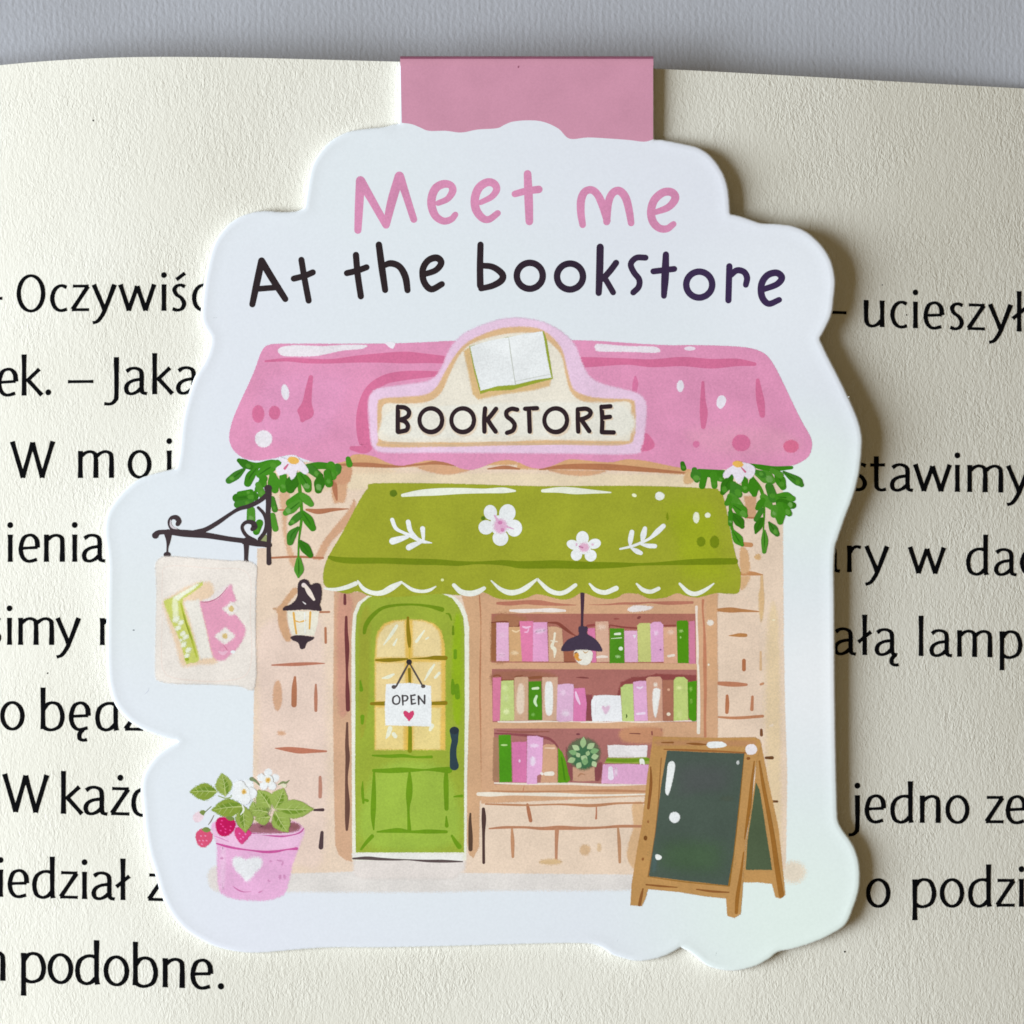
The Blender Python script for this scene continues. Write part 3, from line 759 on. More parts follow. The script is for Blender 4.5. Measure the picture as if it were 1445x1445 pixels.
A.fr(820, 820, .13841)
A.stroke([(80, 241), (250, 240), (420, 228), (560, 228), (700, 218), (850, 224), (1000, 222), (1135, 218)], [4, 12, 24, 24, 16, 36, 36, 26], (182, 118, 98))
A.poly([(475, 285), (540, 250), (640, 250), (735, 265), (660, 300), (520, 315)], (240, 226, 222), 2)
A.stroke([(290, 470), (300, 450), (430, 470), (570, 480)], [12, 14, 18, 18], (140, 70, 64)); A.stroke([(840, 455), (960, 452)], [16, 18], (146, 76, 66)); A.ell(590, 372, 22, 14, (132, 70, 66), -30); A.ell(360, 385, 30, 9, (150, 82, 74))
A.stroke([(1243, 195), (1240, 300), (1256, 500), (1262, 760), (1265, 1010)], [26, 18, 22, 34, 30], (190, 126, 96))
A.stroke([(1176, 262), (1178, 400), (1188, 700), (1186, 840)], [28, 20, 26, 22], (240, 220, 206)); 
A.poly([(1275, 130), (1395, 120), (1385, 400), (1395, 1012), (1290, 1012)], (213, 170, 130), 3, smooth=False)
A.ell(1318, 425, 34, 30, (240, 226, 214), 0, 2); A.ell(1300, 852, 10, 12, (242, 226, 206))
A.fr(670, 930, .12457)
A.stroke([(210, 195), (260, 182), (300, 205), (310, 238), (440, 238), (460, 200), (540, 190)], [14, 14, 18, 18, 16, 12, 12], (134, 78, 52))
A.stroke([(610, 215), (680, 210), (760, 205)], [26, 34, 30], (140, 86, 58)); A.stroke([(1150, 208), (1220, 210), (1290, 216)], [6, 20, 10], (128, 68, 66))
A.poly([(1255, 405), (1330, 400), (1330, 700), (1262, 700)], (136, 72, 76), 2, smooth=False)
A.fr(820, 930, .13841)
A.poly([(365, 365), (405, 240), (520, 185), (640, 180), (760, 150), (1175, 165), (1175, 240), (900, 215), (560, 240), (440, 260), (400, 370)], (140, 72, 70), 2, smooth=False)
A.stroke([(0, 645), (250, 645), (420, 636), (620, 642), (900, 632), (1178, 630)], [10, 14, 10, 18, 14, 14], (236, 218, 206))
A.stroke([(1192, 60), (1198, 200), (1200, 500), (1196, 750)], [22, 24, 32, 34], (236, 226, 210))
A.stroke([(1256, 0), (1266, 300), (1262, 600), (1266, 790)], [30, 32, 26, 26], (192, 130, 98))
A.stroke([(500, 758), (600, 762)], [8, 12], (128, 70, 66)); A.stroke([(722, 740), (724, 770)], 16, (140, 80, 72))
A.fr(670, 930, .12457).stroke([(265, 710), (500, 712), (800, 706), (1040, 712), (1110, 708), (1445, 712)], [16, 22, 18, 6, 12, 14], (238, 222, 208))
A.fr(670, 1020, .18685)
A.stroke([(150, 80), (300, 88), (520, 110), (590, 140), (630, 185)], [10, 18, 22, 18, 10], (140, 76, 80)); A.stroke([(170, 60), (350, 70), (560, 66)], [10, 16, 8], (150, 92, 82))
A.poly([(690, 180), (735, 290), (740, 420), (715, 430), (690, 300)], (140, 80, 82), 2); A.poly([(905, 330), (960, 300), (950, 425), (905, 430)], (136, 74, 78), 2)
A.poly([(140, 110), (182, 110), (188, 450), (135, 440)], (164, 124, 96), 2, smooth=False)
A.ell(780, 86, 15, 8, (120, 64, 72)); A.stroke([(1170, 80), (1240, 82)], [6, 8], (120, 70, 60))
A.stroke([(120, 514), (350, 520), (700, 516), (1000, 512), (1290, 518)], [8, 14, 10, 20, 14], (186, 134, 98)); A.stroke([(372, 480), (364, 520)], 6, JOINT2)
A.stroke([(150, 455), (400, 462), (700, 460), (1000, 470), (1308, 462)], [12, 16, 18, 18, 12], (236, 220, 204))
A.stroke([(25, 538), (120, 540), (300, 538), (600, 542), (900, 548), (1288, 540)], [26, 34, 20, 28, 16, 12], (238, 226, 210))
A.stroke([(80, 614), (300, 620), (420, 622), (650, 616), (880, 625), (1080, 608), (1290, 605)], [10, 16, 12, 14, 24, 16, 12], (186, 134, 98))
A.stroke([(1335, 210), (1336, 420), (1326, 642)], [14, 18, 10], (176, 112, 78))
bc = BC.build()

def bookart(P, c, frame, deco=(), label=None, smooth=False, fe=1.2):
    a = Art('book', bc, label); a.fr(*frame).poly(P, c, fe, smooth)
    for d in deco:
        if d[0] == 's': a.stroke(d[1], d[2], d[3])
        elif d[0] == 'e': a.ell(*d[1])
        else: a.poly(d[1], d[2], d[3] if len(d) > 3 else 0)
    a.build()
LIL, LPK, HPK, GRN, LGR, TNB = (224, 178, 208), (226, 164, 204), (220, 126, 166), (78, 142, 26), (192, 204, 122), (208, 170, 132)
K1, K2, K3, K4, K5 = (660, 820, .13149), (820, 820, .13841), (670, 930, .12457), (820, 930, .13841), (670, 1020, .18685)
PALE = (240, 222, 232)
bookart([(308, 446), (440, 446), (442, 858), (308, 858)], LIL, K1, [('e', (370, 580, 40, 26, (230, 190, 216), 0, 6)), ('e', (365, 790, 34, 20, (232, 194, 218), 0, 6))], 'lilac book')
bookart([(440, 490), (575, 490), (585, 862), (448, 862)], (206, 166, 120), K1, [('s', [(480, 530), (520, 545), (560, 525)], [14, 18, 10], (232, 206, 166)), ('e', (505, 770, 40, 18, (232, 206, 166), 0, 4))], 'tan book')
bookart([(556, 430), (705, 428), (700, 862), (583, 862)], HPK, K1, [('s', [(592, 490), (630, 500), (672, 488)], [18, 24, 16], (242, 190, 216)), ('s', [(610, 548), (640, 545), (656, 512)], [10, 18, 10], (242, 180, 210))], 'hot pink book')
bookart([(702, 442), (852, 442), (866, 862), (698, 862)], LPK, K1, [('e', (780, 535, 55, 20, (244, 204, 226), -8, 6))], 'rose pink book')
bookart([(864, 490), (950, 488), (1012, 512), (1032, 866), (872, 866)], (210, 172, 138), K1, [('s', [(935, 560), (925, 640), (905, 700), (935, 740), (930, 820)], [24, 22, 38, 40, 10], (242, 228, 206)), ('s', [(895, 640), (960, 650)], [16, 14], (240, 222, 198))], 'tan book with white mark')
bookart([(60, 482), (142, 478), (156, 830), (108, 830)], (216, 124, 166), K2)
bookart([(144, 415), (278, 410), (290, 822), (160, 826)], (214, 174, 150), K2, [('e', (210, 470, 40, 22, (232, 204, 184), 0, 5)), ('s', [(165, 776), (215, 770), (265, 772)], [22, 28, 20], (240, 220, 208))])
bookart([(292, 482), (438, 482), (442, 836), (290, 836)], GRN, K2, [('s', [(345, 540), (395, 537)], [20, 26], (226, 240, 214)), ('s', [(308, 586), (412, 578)], [6, 10], (210, 230, 190)), ('e', (405, 688, 22, 20, (222, 238, 214))), ('e', (375, 770, 26, 12, (160, 200, 130), 0, 3))], 'green book')
bookart([(440, 506), (574, 506), (580, 824), (445, 826)], LIL, K2, [('e', (545, 562, 12, 14, (246, 230, 240), 0, 2))])
bookart([(572, 450), (600, 428), (700, 428), (718, 440), (718, 824), (582, 824)], (196, 202, 124), K2)
bookart([(704, 440), (740, 415), (810, 415), (838, 445), (848, 822), (716, 824)], (224, 170, 208), K2, [('e', (765, 530, 20, 24, (238, 200, 226), 0, 4)), ('e', (810, 700, 10, 8, (150, 90, 140)))])
bookart([(838, 472), (976, 468), (986, 836), (844, 836)], (220, 172, 142), K2, [('s', [(890, 765), (945, 756)], [24, 26], (242, 222, 208)), ('e', (915, 520, 30, 20, (232, 200, 178), 0, 5))])
bookart([(974, 410), (1000, 402), (1080, 402), (1092, 420), (1100, 836), (985, 836)], (80, 144, 14), K2, [('e', (1018, 508, 20, 12, (160, 200, 110), 0, 3)), ('e', (1014, 574, 8, 12, (160, 200, 110)))], 'green book')
bookart([(1098, 412), (1160, 402), (1168, 842), (1100, 842)], (206, 126, 156), K2)
bookart([(203, 212), (300, 205), (286, 702), (203, 702)], (212, 124, 156), K3)
bookart([(300, 248), (440, 240), (452, 696), (285, 700)], (192, 210, 132), K3, [('e', (345, 330, 30, 36, (206, 222, 152), 0, 6)), ('e', (355, 440, 26, 40, (206, 222, 152), 0, 6)), ('e', (358, 595, 30, 26, (224, 236, 176), 0, 5))])
bookart([(448, 215), (470, 203), (596, 203), (606, 214), (602, 696), (448, 698)], (206, 170, 140), K3, [('p', [(520, 276), (555, 320), (560, 500), (545, 610), (490, 610), (472, 500), (488, 330)], (228, 210, 188), 3)])
bookart([(610, 256), (752, 250), (766, 692), (608, 690)], (74, 140, 20), K3, [('s', [(655, 335), (715, 330)], [24, 30], (214, 234, 196)), ('s', [(700, 420), (680, 480), (700, 530)], [26, 34, 20], (206, 232, 190)), ('e', (660, 630, 20, 16, (120, 176, 80), 0, 3))], 'dark green book')
bookart([(764, 206), (940, 206), (934, 696), (766, 698)], (208, 172, 146), K3, [('p', [(840, 254), (880, 290), (886, 500), (870, 622), (815, 628), (794, 500), (800, 290)], (240, 236, 232), 2)])
bookart([(938, 290), (1060, 276), (1115, 286), (1122, 320), (1116, 700), (960, 712), (925, 690)], (220, 180, 210), K3, [('e', (1000, 380, 44, 50, (232, 204, 226), 0, 8)), ('e', (1030, 615, 40, 30, (236, 214, 230), 0, 6))])
bookart([(1122, 332), (1245, 326), (1268, 500), (1256, 706), (1115, 706)], (216, 126, 174), K3, [('s', [(1143, 375), (1160, 440), (1190, 510)], [18, 34, 18], (242, 200, 226))])
bookart([(104, 430), (130, 374), (240, 366), (404, 374), (414, 500), (420, 634), (116, 636), (106, 560)], (238, 236, 240), K4, [('p', [(250, 562), (222, 520), (210, 490), (228, 476), (250, 492), (276, 474), (294, 490), (282, 522)], (222, 190, 212), 3), ('s', [(150, 440), (146, 560)], [10, 6], (222, 220, 226))], 'white book with a lilac heart')
bookart([(404, 290), (450, 256), (530, 254), (542, 634), (420, 634)], (186, 206, 128), K4, [('s', [(460, 565), (466, 582), (460, 600)], [8, 14, 6], (60, 90, 40))])
bookart([(530, 236), (600, 222), (666, 224), (682, 628), (544, 632)], (222, 172, 208), K4, [('s', [(570, 286), (600, 296), (630, 282)], [14, 24, 10], (242, 214, 234)), ('s', [(570, 560), (645, 552)], [22, 26], (242, 214, 234))])
bookart([(664, 200), (690, 180), (806, 180), (826, 210), (834, 634), (684, 634)], (206, 160, 136), K4, [('p', [(740, 306), (800, 306), (806, 350), (770, 570), (745, 575), (728, 430)], (240, 234, 230), 2), ('e', (758, 262, 18, 20, (238, 222, 208), 0, 3))])
bookart([(832, 214), (940, 214), (946, 634), (836, 634)], (168, 112, 90), K4, [('e', (892, 312, 14, 14, (216, 170, 140))), ('e', (892, 562, 20, 18, (242, 222, 200)))], 'brown book')
bookart([(944, 215), (968, 184), (1050, 184), (1088, 215), (1092, 620), (944, 630)], (190, 208, 124), K4, [('e', (1000, 294, 26, 16, (224, 234, 160), 0, 4)), ('e', (1005, 560, 22, 40, (204, 218, 140), 0, 5))])
bookart([(1086, 236), (1180, 222), (1176, 634), (1130, 634), (1096, 600)], (76, 146, 16), K4, [('e', (1118, 305, 12, 24, (140, 190, 80), 0, 3)), ('e', (1122, 430, 10, 26, (130, 182, 70), 0, 3))], 'green book at the shelf end')
bookart([(180, 92), (272, 90), (280, 446), (186, 450)], (76, 148, 22), K5, [('e', (222, 168, 26, 7, (180, 214, 140)))])
bookart([(280, 146), (392, 142), (392, 450), (286, 450)], (214, 122, 170), K5, [('e', (338, 288, 8, 12, (244, 200, 224)))])
bookart([(396, 100), (468, 98), (516, 114), (510, 380), (470, 400), (470, 462), (392, 462)], (224, 172, 212), K5, [('e', (438, 290, 20, 36, (242, 216, 234), 0, 4)), ('e', (450, 172, 34, 14, (240, 206, 230), 0, 3))])
bookart([(515, 172), (540, 160), (606, 166), (622, 200), (624, 452), (498, 452), (512, 300)], (206, 162, 130), K5, [('s', [(535, 385), (585, 383)], [28, 34], (240, 228, 214)), ('s', [(530, 190), (600, 192)], [8, 14], (228, 200, 174)), ('e', (507, 384, 14, 10, (246, 226, 220), 30))])
bookart([(628, 188), (662, 225), (690, 300), (706, 380), (722, 430), (700, 452), (628, 454)], (92, 152, 20), K5, [('s', [(655, 260), (680, 430)], [10, 14], (70, 130, 14))], 'green book leaning on the others')
bookart([(1002, 170), (1080, 166), (1160, 172), (1304, 168), (1298, 262), (1010, 262)], (236, 230, 230), K5, [('s', [(1080, 250), (1200, 254)], [4, 6], (214, 206, 206))], 'white book lying on a stack')
bookart([(1002, 262), (1150, 266), (1300, 258), (1330, 312), (980, 304)], (150, 168, 70), K5, [('s', [(1000, 282), (1160, 286), (1310, 276)], [20, 26, 22], (112, 150, 32)), ('p', [(1245, 275), (1275, 275), (1284, 320), (1262, 308), (1250, 322)], (242, 238, 226))], 'thin green book lying in a stack')
bookart([(968, 314), (1150, 310), (1336, 318), (1312, 466), (956, 458)], (224, 172, 208), K5, [('s', [(1025, 345), (1028, 412)], [34, 44], (244, 228, 240)), ('e', (1066, 370, 12, 34, (236, 208, 228), 0, 4))], 'lilac book at the bottom of a stack')
a = Art('houseplant', bc).fr(*K5)
a.poly([(740, 335), (905, 335), (906, 436), (790, 442), (742, 438)], (202, 160, 132), 1.2, smooth=False); a.stroke([(780, 405), (800, 385), (830, 392)], [8, 12, 6], (178, 130, 100))
a.ell(822, 232, 126, 116, (98, 110, 82), 0, 6); a.ell(822, 262, 90, 92, (66, 112, 76), 0, 6)
for x0, y0, x1, y1, wd in ((815, 190, 822, 105, 46), (790, 205, 735, 170, 42), (848, 195, 905, 155, 46), (775, 232, 708, 215, 40), (872, 220, 938, 205, 44), (760, 270, 700, 295, 44), (880, 262, 935, 250, 44), (850, 280, 800, 255, 50), (800, 300, 770, 345, 42), (830, 320, 835, 262, 48), (890, 290, 915, 335, 40), (790, 260, 770, 225, 34), (848, 250, 860, 210, 34)):
    a.leaf(x0, y0, x1, y1, wd, random.choice(((172, 200, 150), (160, 192, 138), (184, 208, 160), (128, 172, 116))))
a.build()

# pendant lamp in the window
A = Art('pendant_lamp', bm).fr(*K1)
A.stroke([(1231, 124), (1231, 250), (1228, 400), (1226, 500)], [46, 38, 28, 30], (70, 48, 64)); A.stroke([(1205, 124), (1258, 124)], 12, (62, 44, 56), caps=False)
A.poly([(1195, 488), (1275, 488), (1288, 520), (1280, 562), (1345, 605), (1405, 660), (1446, 745), (1400, 756), (1330, 746), (1250, 742), (1150, 746), (1060, 752), (1002, 745), (1020, 690), (1080, 625), (1185, 578), (1188, 530)], (66, 54, 74), 1.2)
lamp = A.build()
A = Art('bulb', lamp).fr(*K1)
A.poly([(1145, 752), (1240, 738), (1332, 755), (1336, 830), (1300, 890), (1240, 902), (1190, 880), (1150, 830)], (244, 232, 220), 2)
A.poly([(1148, 765), (1190, 780), (1194, 830), (1225, 845), (1180, 858), (1146, 815)], (216, 152, 66), 2); A.stroke([(1150, 775), (1170, 762)], 10, (90, 60, 60)); A.stroke([(1240, 752), (1262, 770), (1290, 755)], [8, 14, 8], (200, 170, 130))
A.build()

# door
FD, FD2 = (460, 800, .16609), (460, 1000, .16609)
A = Art('doorstep', bm)
A.poly([(498, 1206), (658, 1206), (656, 1228), (640, 1240), (510, 1240), (499, 1232)], (224, 218, 212), 6, smooth=False)
A.build()
A = Art('door', bm)
ARCHW = [(497, 1214), (496.5, 1100), (496, 1000), (496, 900), (498.5, 866), (505, 850), (518, 841), (540, 836), (600, 833), (625, 836), (642, 842), (652, 852), (659, 868), (662, 885), (662, 1000), (659, 1100), (658, 1214)]
A.poly(ARCHW, (232, 234, 218), 1.2, smooth=False)
A.poly([(502, 1203), (501, 1100), (501.5, 1000), (501, 900), (503, 868), (509, 853), (520, 843), (545, 834), (600, 832), (620, 836), (638, 844), (648, 857), (654, 872), (655.5, 890), (656, 1000), (655, 1100), (655, 1203)], (153, 172, 56), 1.2, smooth=False)
A.poly([(640, 870), (654, 880), (655, 1010), (640, 1020), (634, 960)], (146, 178, 28), 8)
A.poly([(504, 880), (525, 860), (522, 1000), (505, 1040)], (154, 162, 52), 8)
A.poly([(530, 1080), (630, 1080), (650, 1195), (505, 1195)], (156, 186, 68), 16)
DG, DG2 = (108, 140, 16), (106, 150, 18)
A.fr(*FD)
A.stroke([(325, 560), (342, 490), (395, 415), (480, 350), (600, 325), (750, 320), (880, 335), (985, 362)], [28, 38, 36, 28, 22, 18, 26, 42], DG)
A.stroke([(1020, 395), (1048, 405), (1066, 452)], [8, 18, 12], DG); A.stroke([(1080, 505), (1080, 570)], [16, 22], DG); A.stroke([(1098, 712), (1098, 772)], 28, DG2)
A.stroke([(1075, 960), (1078, 1010), (1080, 1070)], [18, 34, 36], DG2); A.stroke([(1112, 1012), (1118, 1105)], [40, 44], DG2)
A.stroke([(292, 968), (300, 1044)], [14, 34], DG2); A.stroke([(310, 1272), (308, 1328)], [36, 24], DG2)
A.fr(*FD2)
for P, ws in (([(395, 398), (540, 404), (660, 400), (760, 412), (895, 410)], [14, 28, 30, 18, 26]), ([(405, 526), (520, 528), (640, 522), (760, 522), (850, 520), (940, 518), (1045, 522)], [28, 40, 46, 28, 16, 36, 56]),
              ([(408, 545), (406, 700), (402, 850), (400, 940), (405, 1028)], [18, 38, 46, 34, 12]), ([(710, 545), (710, 640), (706, 740), (700, 860), (708, 1030)], [20, 48, 54, 22, 34]),
              ([(1021, 545), (1020, 640), (1024, 850)], [30, 44, 36]), ([(1022, 915), (1026, 995)], [10, 34]), ([(436, 1047), (520, 1040), (620, 1035), (720, 1046), (860, 1044), (1022, 1046)], [14, 30, 42, 22, 36, 26]),
              ([(298, 1196), (345, 1135), (392, 1084)], [20, 30, 34]), ([(1070, 1080), (1100, 1130), (1132, 1172)], [20, 34, 44]), ([(312, 620), (310, 700), (318, 800)], [8, 24, 20]), ([(332, 775), (352, 782)], [22, 26]), ([(1088, 748), (1118, 744), (1155, 742)], [12, 20, 26])):
    A.stroke(P, ws, DG2)
A.poly([(215, 1232), (700, 1228), (1165, 1234), (1160, 1292), (700, 1282), (232, 1270)], (236, 234, 228), 2, smooth=False)
A.stroke([(230, 1274), (350, 1270), (470, 1278), (600, 1283), (700, 1284), (860, 1294), (1000, 1296), (1160, 1300)], [16, 30, 24, 16, 10, 22, 26, 10], (90, 76, 76))
door = A.build()
A = Art('window_pane', door).fr(*FD)
A.poly([(413, 1555), (413, 800), (425, 600), (440, 550), (490, 485), (570, 455), (700, 446), (820, 450), (920, 480), (980, 545), (1005, 640), (1015, 800), (1015, 1555)], (226, 190, 96), 3, smooth=False)
A.poly([(428, 1548), (428, 1180), (428, 810), (655, 808), (660, 700), (660, 460), (600, 462), (500, 500), (450, 560), (432, 650), (430, 770), (640, 770)] if False else [(428, 770), (436, 620), (460, 560), (510, 500), (590, 465), (664, 458), (668, 560), (672, 768)], (234, 214, 158), 4, smooth=False)
A.poly([(738, 455), (820, 460), (900, 490), (955, 545), (975, 620), (980, 760), (740, 765)], (232, 212, 156), 4, smooth=False)
A.poly([(424, 815), (665, 812), (680, 1140), (424, 1140)], (234, 210, 150), 4, smooth=False)
A.poly([(738, 810), (975, 805), (980, 1140), (735, 1140)], (232, 210, 150), 4, smooth=False)
A.poly([(424, 1195), (660, 1195), (658, 1550), (424, 1550)], (234, 212, 140), 4, smooth=False)
A.poly([(742, 1195), (975, 1195), (970, 1550), (745, 1550)], (230, 212, 142), 4, smooth=False)
MU = (140, 122, 20)
A.stroke([(696, 430), (697, 520), (706, 620), (710, 690)], [20, 30, 36, 18], MU); A.stroke([(710, 690), (708, 790)], [14, 12], (214, 182, 70))
A.stroke([(425, 792), (520, 792), (600, 788), (690, 782)], [18, 34, 30, 16], MU); A.stroke([(720, 780), (850, 776), (920, 772), (1015, 774)], [6, 18, 36, 38], MU)
A.stroke([(708, 870), (712, 985)], [26, 22], MU); A.stroke([(385, 1162), (500, 1160)], [26, 36], MU); A.stroke([(895, 1160), (1015, 1156)], [28, 36], MU)
A.stroke([(712, 1366), (714, 1460), (712, 1562)], [36, 34, 38], (128, 138, 16)); A.stroke([(692, 1366), (690, 1550)], [16, 12], (222, 186, 76))
WG = (244, 236, 212)
for P, ws in (([(602, 500), (550, 580), (490, 662)], [26, 28, 10]), ([(603, 612), (576, 662)], [12, 22]), ([(836, 540), (800, 590), (768, 634)], [12, 22, 26]), ([(870, 600), (850, 612)], 14), ([(575, 912), (530, 935), (478, 945)], [18, 30, 10]), ([(920, 830), (880, 890), (838, 965)], [16, 26, 10]), ([(962, 902), (928, 940)], [24, 22]), ([(545, 1370), (530, 1420), (512, 1455)], [40, 34, 12]), ([(575, 1420), (590, 1440)], 34), ([(900, 1350), (885, 1385)], [40, 24])):
    A.stroke(P, ws, WG)
A.build()
A = Art('door_handle', door).fr(*FD)
A.stroke([(1090, 1396), (1092, 1440), (1094, 1480), (1084, 1530), (1080, 1580), (1082, 1630), (1090, 1690)], [80, 66, 56, 54, 56, 60, 78], (46, 66, 76)); A.ell(1090, 1390, 40, 32, (40, 52, 62)); A.build()
A = Art('open_notice', door, 'white notice reading OPEN hung on dark strings').fr(*FD)
A.poly([(510, 996), (712, 986), (892, 1010), (896, 1200), (893, 1356), (756, 1352), (504, 1346), (500, 1200)], (240, 239, 240), 1.2, smooth=False)
ST = (84, 76, 74)
A.stroke([(704, 815), (650, 915), (596, 1015)], [12, 18, 16], ST); A.stroke([(708, 815), (760, 905), (820, 1010)], [12, 16, 14], ST); A.ell(706, 808, 24, 24, (52, 46, 48)); A.ell(577, 1020, 20, 17, ST); A.ell(826, 1014, 19, 16, ST)
LT = (70, 66, 68)
A.stroke([(600, 1092), (572, 1110), (570, 1150), (592, 1166), (620, 1156), (626, 1118), (608, 1092)], [12, 16, 16, 14, 14, 14, 12], LT)
A.stroke([(650, 1094), (654, 1172)], [18, 14], LT); A.stroke([(652, 1095), (685, 1096), (694, 1116), (680, 1136), (656, 1140)], [12, 14, 16, 14, 10], LT)
A.stroke([(722, 1092), (728, 1166)], [16, 16], LT); A.stroke([(722, 1095), (755, 1088)], [12, 16], LT); A.stroke([(724, 1130), (750, 1126)], 11, LT); A.stroke([(728, 1166), (760, 1158)], [14, 14], LT)
A.stroke([(788, 1168), (786, 1098)], [14, 18], LT); A.stroke([(788, 1100), (834, 1158)], 14, LT); A.stroke([(838, 1162), (838, 1092)], [14, 16], LT)
A.poly([(703, 1312), (690, 1292), (668, 1268), (657, 1238), (668, 1222), (690, 1228), (705, 1240), (720, 1226), (742, 1224), (748, 1245), (736, 1278), (716, 1300)], (206, 66, 110), 1)
A.build()

# awning
FL, FR = (440, 660, .22145), (740, 640, .22145)
OLV, OLVD = (157, 165, 46), (116, 136, 14)
A = Art('awning', bm)
A.poly([(530, 682), (640, 682.5), (760, 686), (900, 685.5), (1000, 689), (1014, 692), (1021, 702), (1028, 735), (1035, 770), (1041, 795), (1045, 808), (1043, 835),
        (1030, 838), (1010, 837), (986, 843), (969, 841), (955, 837), (940, 843), (917, 845), (900, 838), (881, 837.5), (872, 843), (859, 845.5), (841, 843), (826, 837), (819, 836.5), (807, 844), (791, 846), (772, 841), (757, 838.5), (742, 844), (723, 846.5), (700, 844), (686, 837), (672, 836), (650, 840), (620, 838), (580, 841), (540, 843), (522, 841), (504, 834.5), (490, 838), (472, 833), (459, 827),
        (456, 818), (457, 803), (464, 784), (484, 750), (506, 708), (519, 689)], OLV, 1.4, n=3)
A.poly([(470, 790), (540, 700), (600, 720), (560, 800), (480, 812)], (154, 162, 44), 16)
A.poly([(930, 700), (1008, 700), (1030, 780), (1038, 830), (960, 826), (940, 760)], (158, 172, 34), 40)
A.fr(*FL)
A.stroke([(112, 570), (160, 584), (260, 592), (450, 592), (620, 598), (800, 602), (930, 610), (1060, 606), (1220, 606), (1320, 618), (1440, 618), (1560, 616), (1760, 622), (1960, 620), (2080, 616), (2200, 612), (2400, 602), (2560, 598), (2696, 596)], [22, 34, 40, 38, 40, 38, 32, 18, 34, 46, 50, 52, 46, 34, 18, 20, 36, 42, 40], OLVD)
A.stroke([(578, 176), (680, 162), (800, 154), (950, 148), (1100, 148), (1220, 144), (1295, 148)], [20, 38, 46, 38, 30, 36, 12], (238, 238, 224))
A.ell(520, 163, 24, 22, (94, 120, 20), 0, 1.5)
A.ell(1092, 322, 14, 14, (90, 120, 20))
SCW = (238, 240, 228)
for P, ws in (([(80, 770), (150, 776), (220, 762), (280, 738)], [10, 22, 28, 28]), ([(293, 722), (330, 772), (390, 798), (450, 796), (510, 764), (570, 730)], [12, 26, 28, 34, 40, 18]), ([(580, 735), (640, 776), (700, 788), (750, 780), (790, 757)], [12, 22, 20, 20, 8]),
              ([(905, 748), (950, 790), (1010, 802), (1060, 790), (1098, 768)], [24, 34, 36, 34, 24]), ([(1143, 720), (1200, 772), (1260, 796), (1320, 788), (1370, 762), (1434, 712), (1448, 722), (1510, 780), (1570, 800), (1620, 790), (1680, 748)], [8, 24, 34, 32, 32, 14, 18, 30, 28, 28, 24]),
              ([(1770, 740), (1810, 780), (1870, 795), (1940, 768)], [12, 26, 30, 32]), ([(2070, 740), (2110, 778), (2160, 790), (2210, 770)], [12, 26, 26, 24]), ([(2345, 740), (2395, 790), (2445, 804), (2505, 780), (2562, 738)], [16, 28, 28, 24, 8])):
    A.stroke(P, ws, SCW)
A.ell(832, 715, 10, 9, (226, 234, 170))
A.fr(*FR)
A.stroke([(116, 238), (220, 232), (320, 238), (430, 243), (550, 248)], [20, 36, 42, 26, 8], (238, 238, 220))
A.ell(700, 266, 16, 11, (236, 238, 200), 20); A.poly([(838, 255), (862, 243), (892, 262), (885, 288), (860, 298), (836, 285)], (242, 244, 230), 1); A.ell(1095, 408, 20, 36, (240, 242, 214), 0, 1); A.ell(1168, 393, 18, 17, (240, 242, 214), 0, 1)
A.ell(1126, 561, 28, 32, OLVD, 0, 1.5); A.ell(1212, 563, 30, 40, OLVD, 0, 1.5); A.poly([(912, 375), (920, 410), (912, 425), (903, 405)], (124, 142, 14), 1)
aw = A.build()
WF = (242, 240, 242)
A = Art('flower_motif', aw).fr(*FL)
for x, y, rx, ry, rt in ((1138, 285, 42, 48, -10), (1246, 290, 52, 58, 15), (1290, 385, 50, 54, 0), (1202, 448, 50, 50, 0), (1110, 380, 48, 46, 0), (1195, 365, 62, 62, 0)): A.ell(x, y, rx, ry, WF, rt)
A.ell(1202, 372, 42, 46, (222, 176, 206), 0, 5); A.stroke([(1165, 305), (1190, 345)], [10, 20], (220, 172, 204)); A.stroke([(1240, 375), (1284, 390)], [14, 6], (220, 172, 204)); A.ell(1200, 350, 14, 12, (206, 130, 176)); A.ell(1215, 396, 12, 12, (208, 136, 180))
A.build()
A = Art('flower_motif', aw).fr(*FR)
for x, y, rx, ry, rt in ((370, 540, 40, 46, 0), (312, 582, 44, 30, 20), (446, 575, 42, 32, -15), (332, 645, 36, 38, 20), (422, 650, 38, 38, -10), (378, 598, 46, 44, 0)): A.ell(x, y, rx, ry, WF, rt)
A.ell(380, 598, 32, 28, (224, 178, 204), 0, 4); A.ell(332, 580, 6, 10, (220, 180, 206)); A.ell(434, 580, 8, 8, (226, 190, 212)); A.stroke([(350, 592), (372, 600)], 9, (190, 120, 160))
A.build()
A = Art('leaf_motif', aw).fr(*FL)
for P, ws in (([(512, 332), (535, 385), (580, 412), (640, 438), (700, 468), (764, 479)], [26, 24, 18, 24, 24, 6]), ([(614, 345), (630, 405), (682, 458)], [30, 28, 12]), ([(706, 388), (712, 462)], [32, 16]), ([(515, 468), (560, 455), (610, 440)], [44, 38, 22]), ([(618, 508), (650, 492), (696, 474)], [38, 34, 18])): A.stroke(P, ws, WF)
A.build()
A = Art('leaf_motif', aw).fr(*FR)
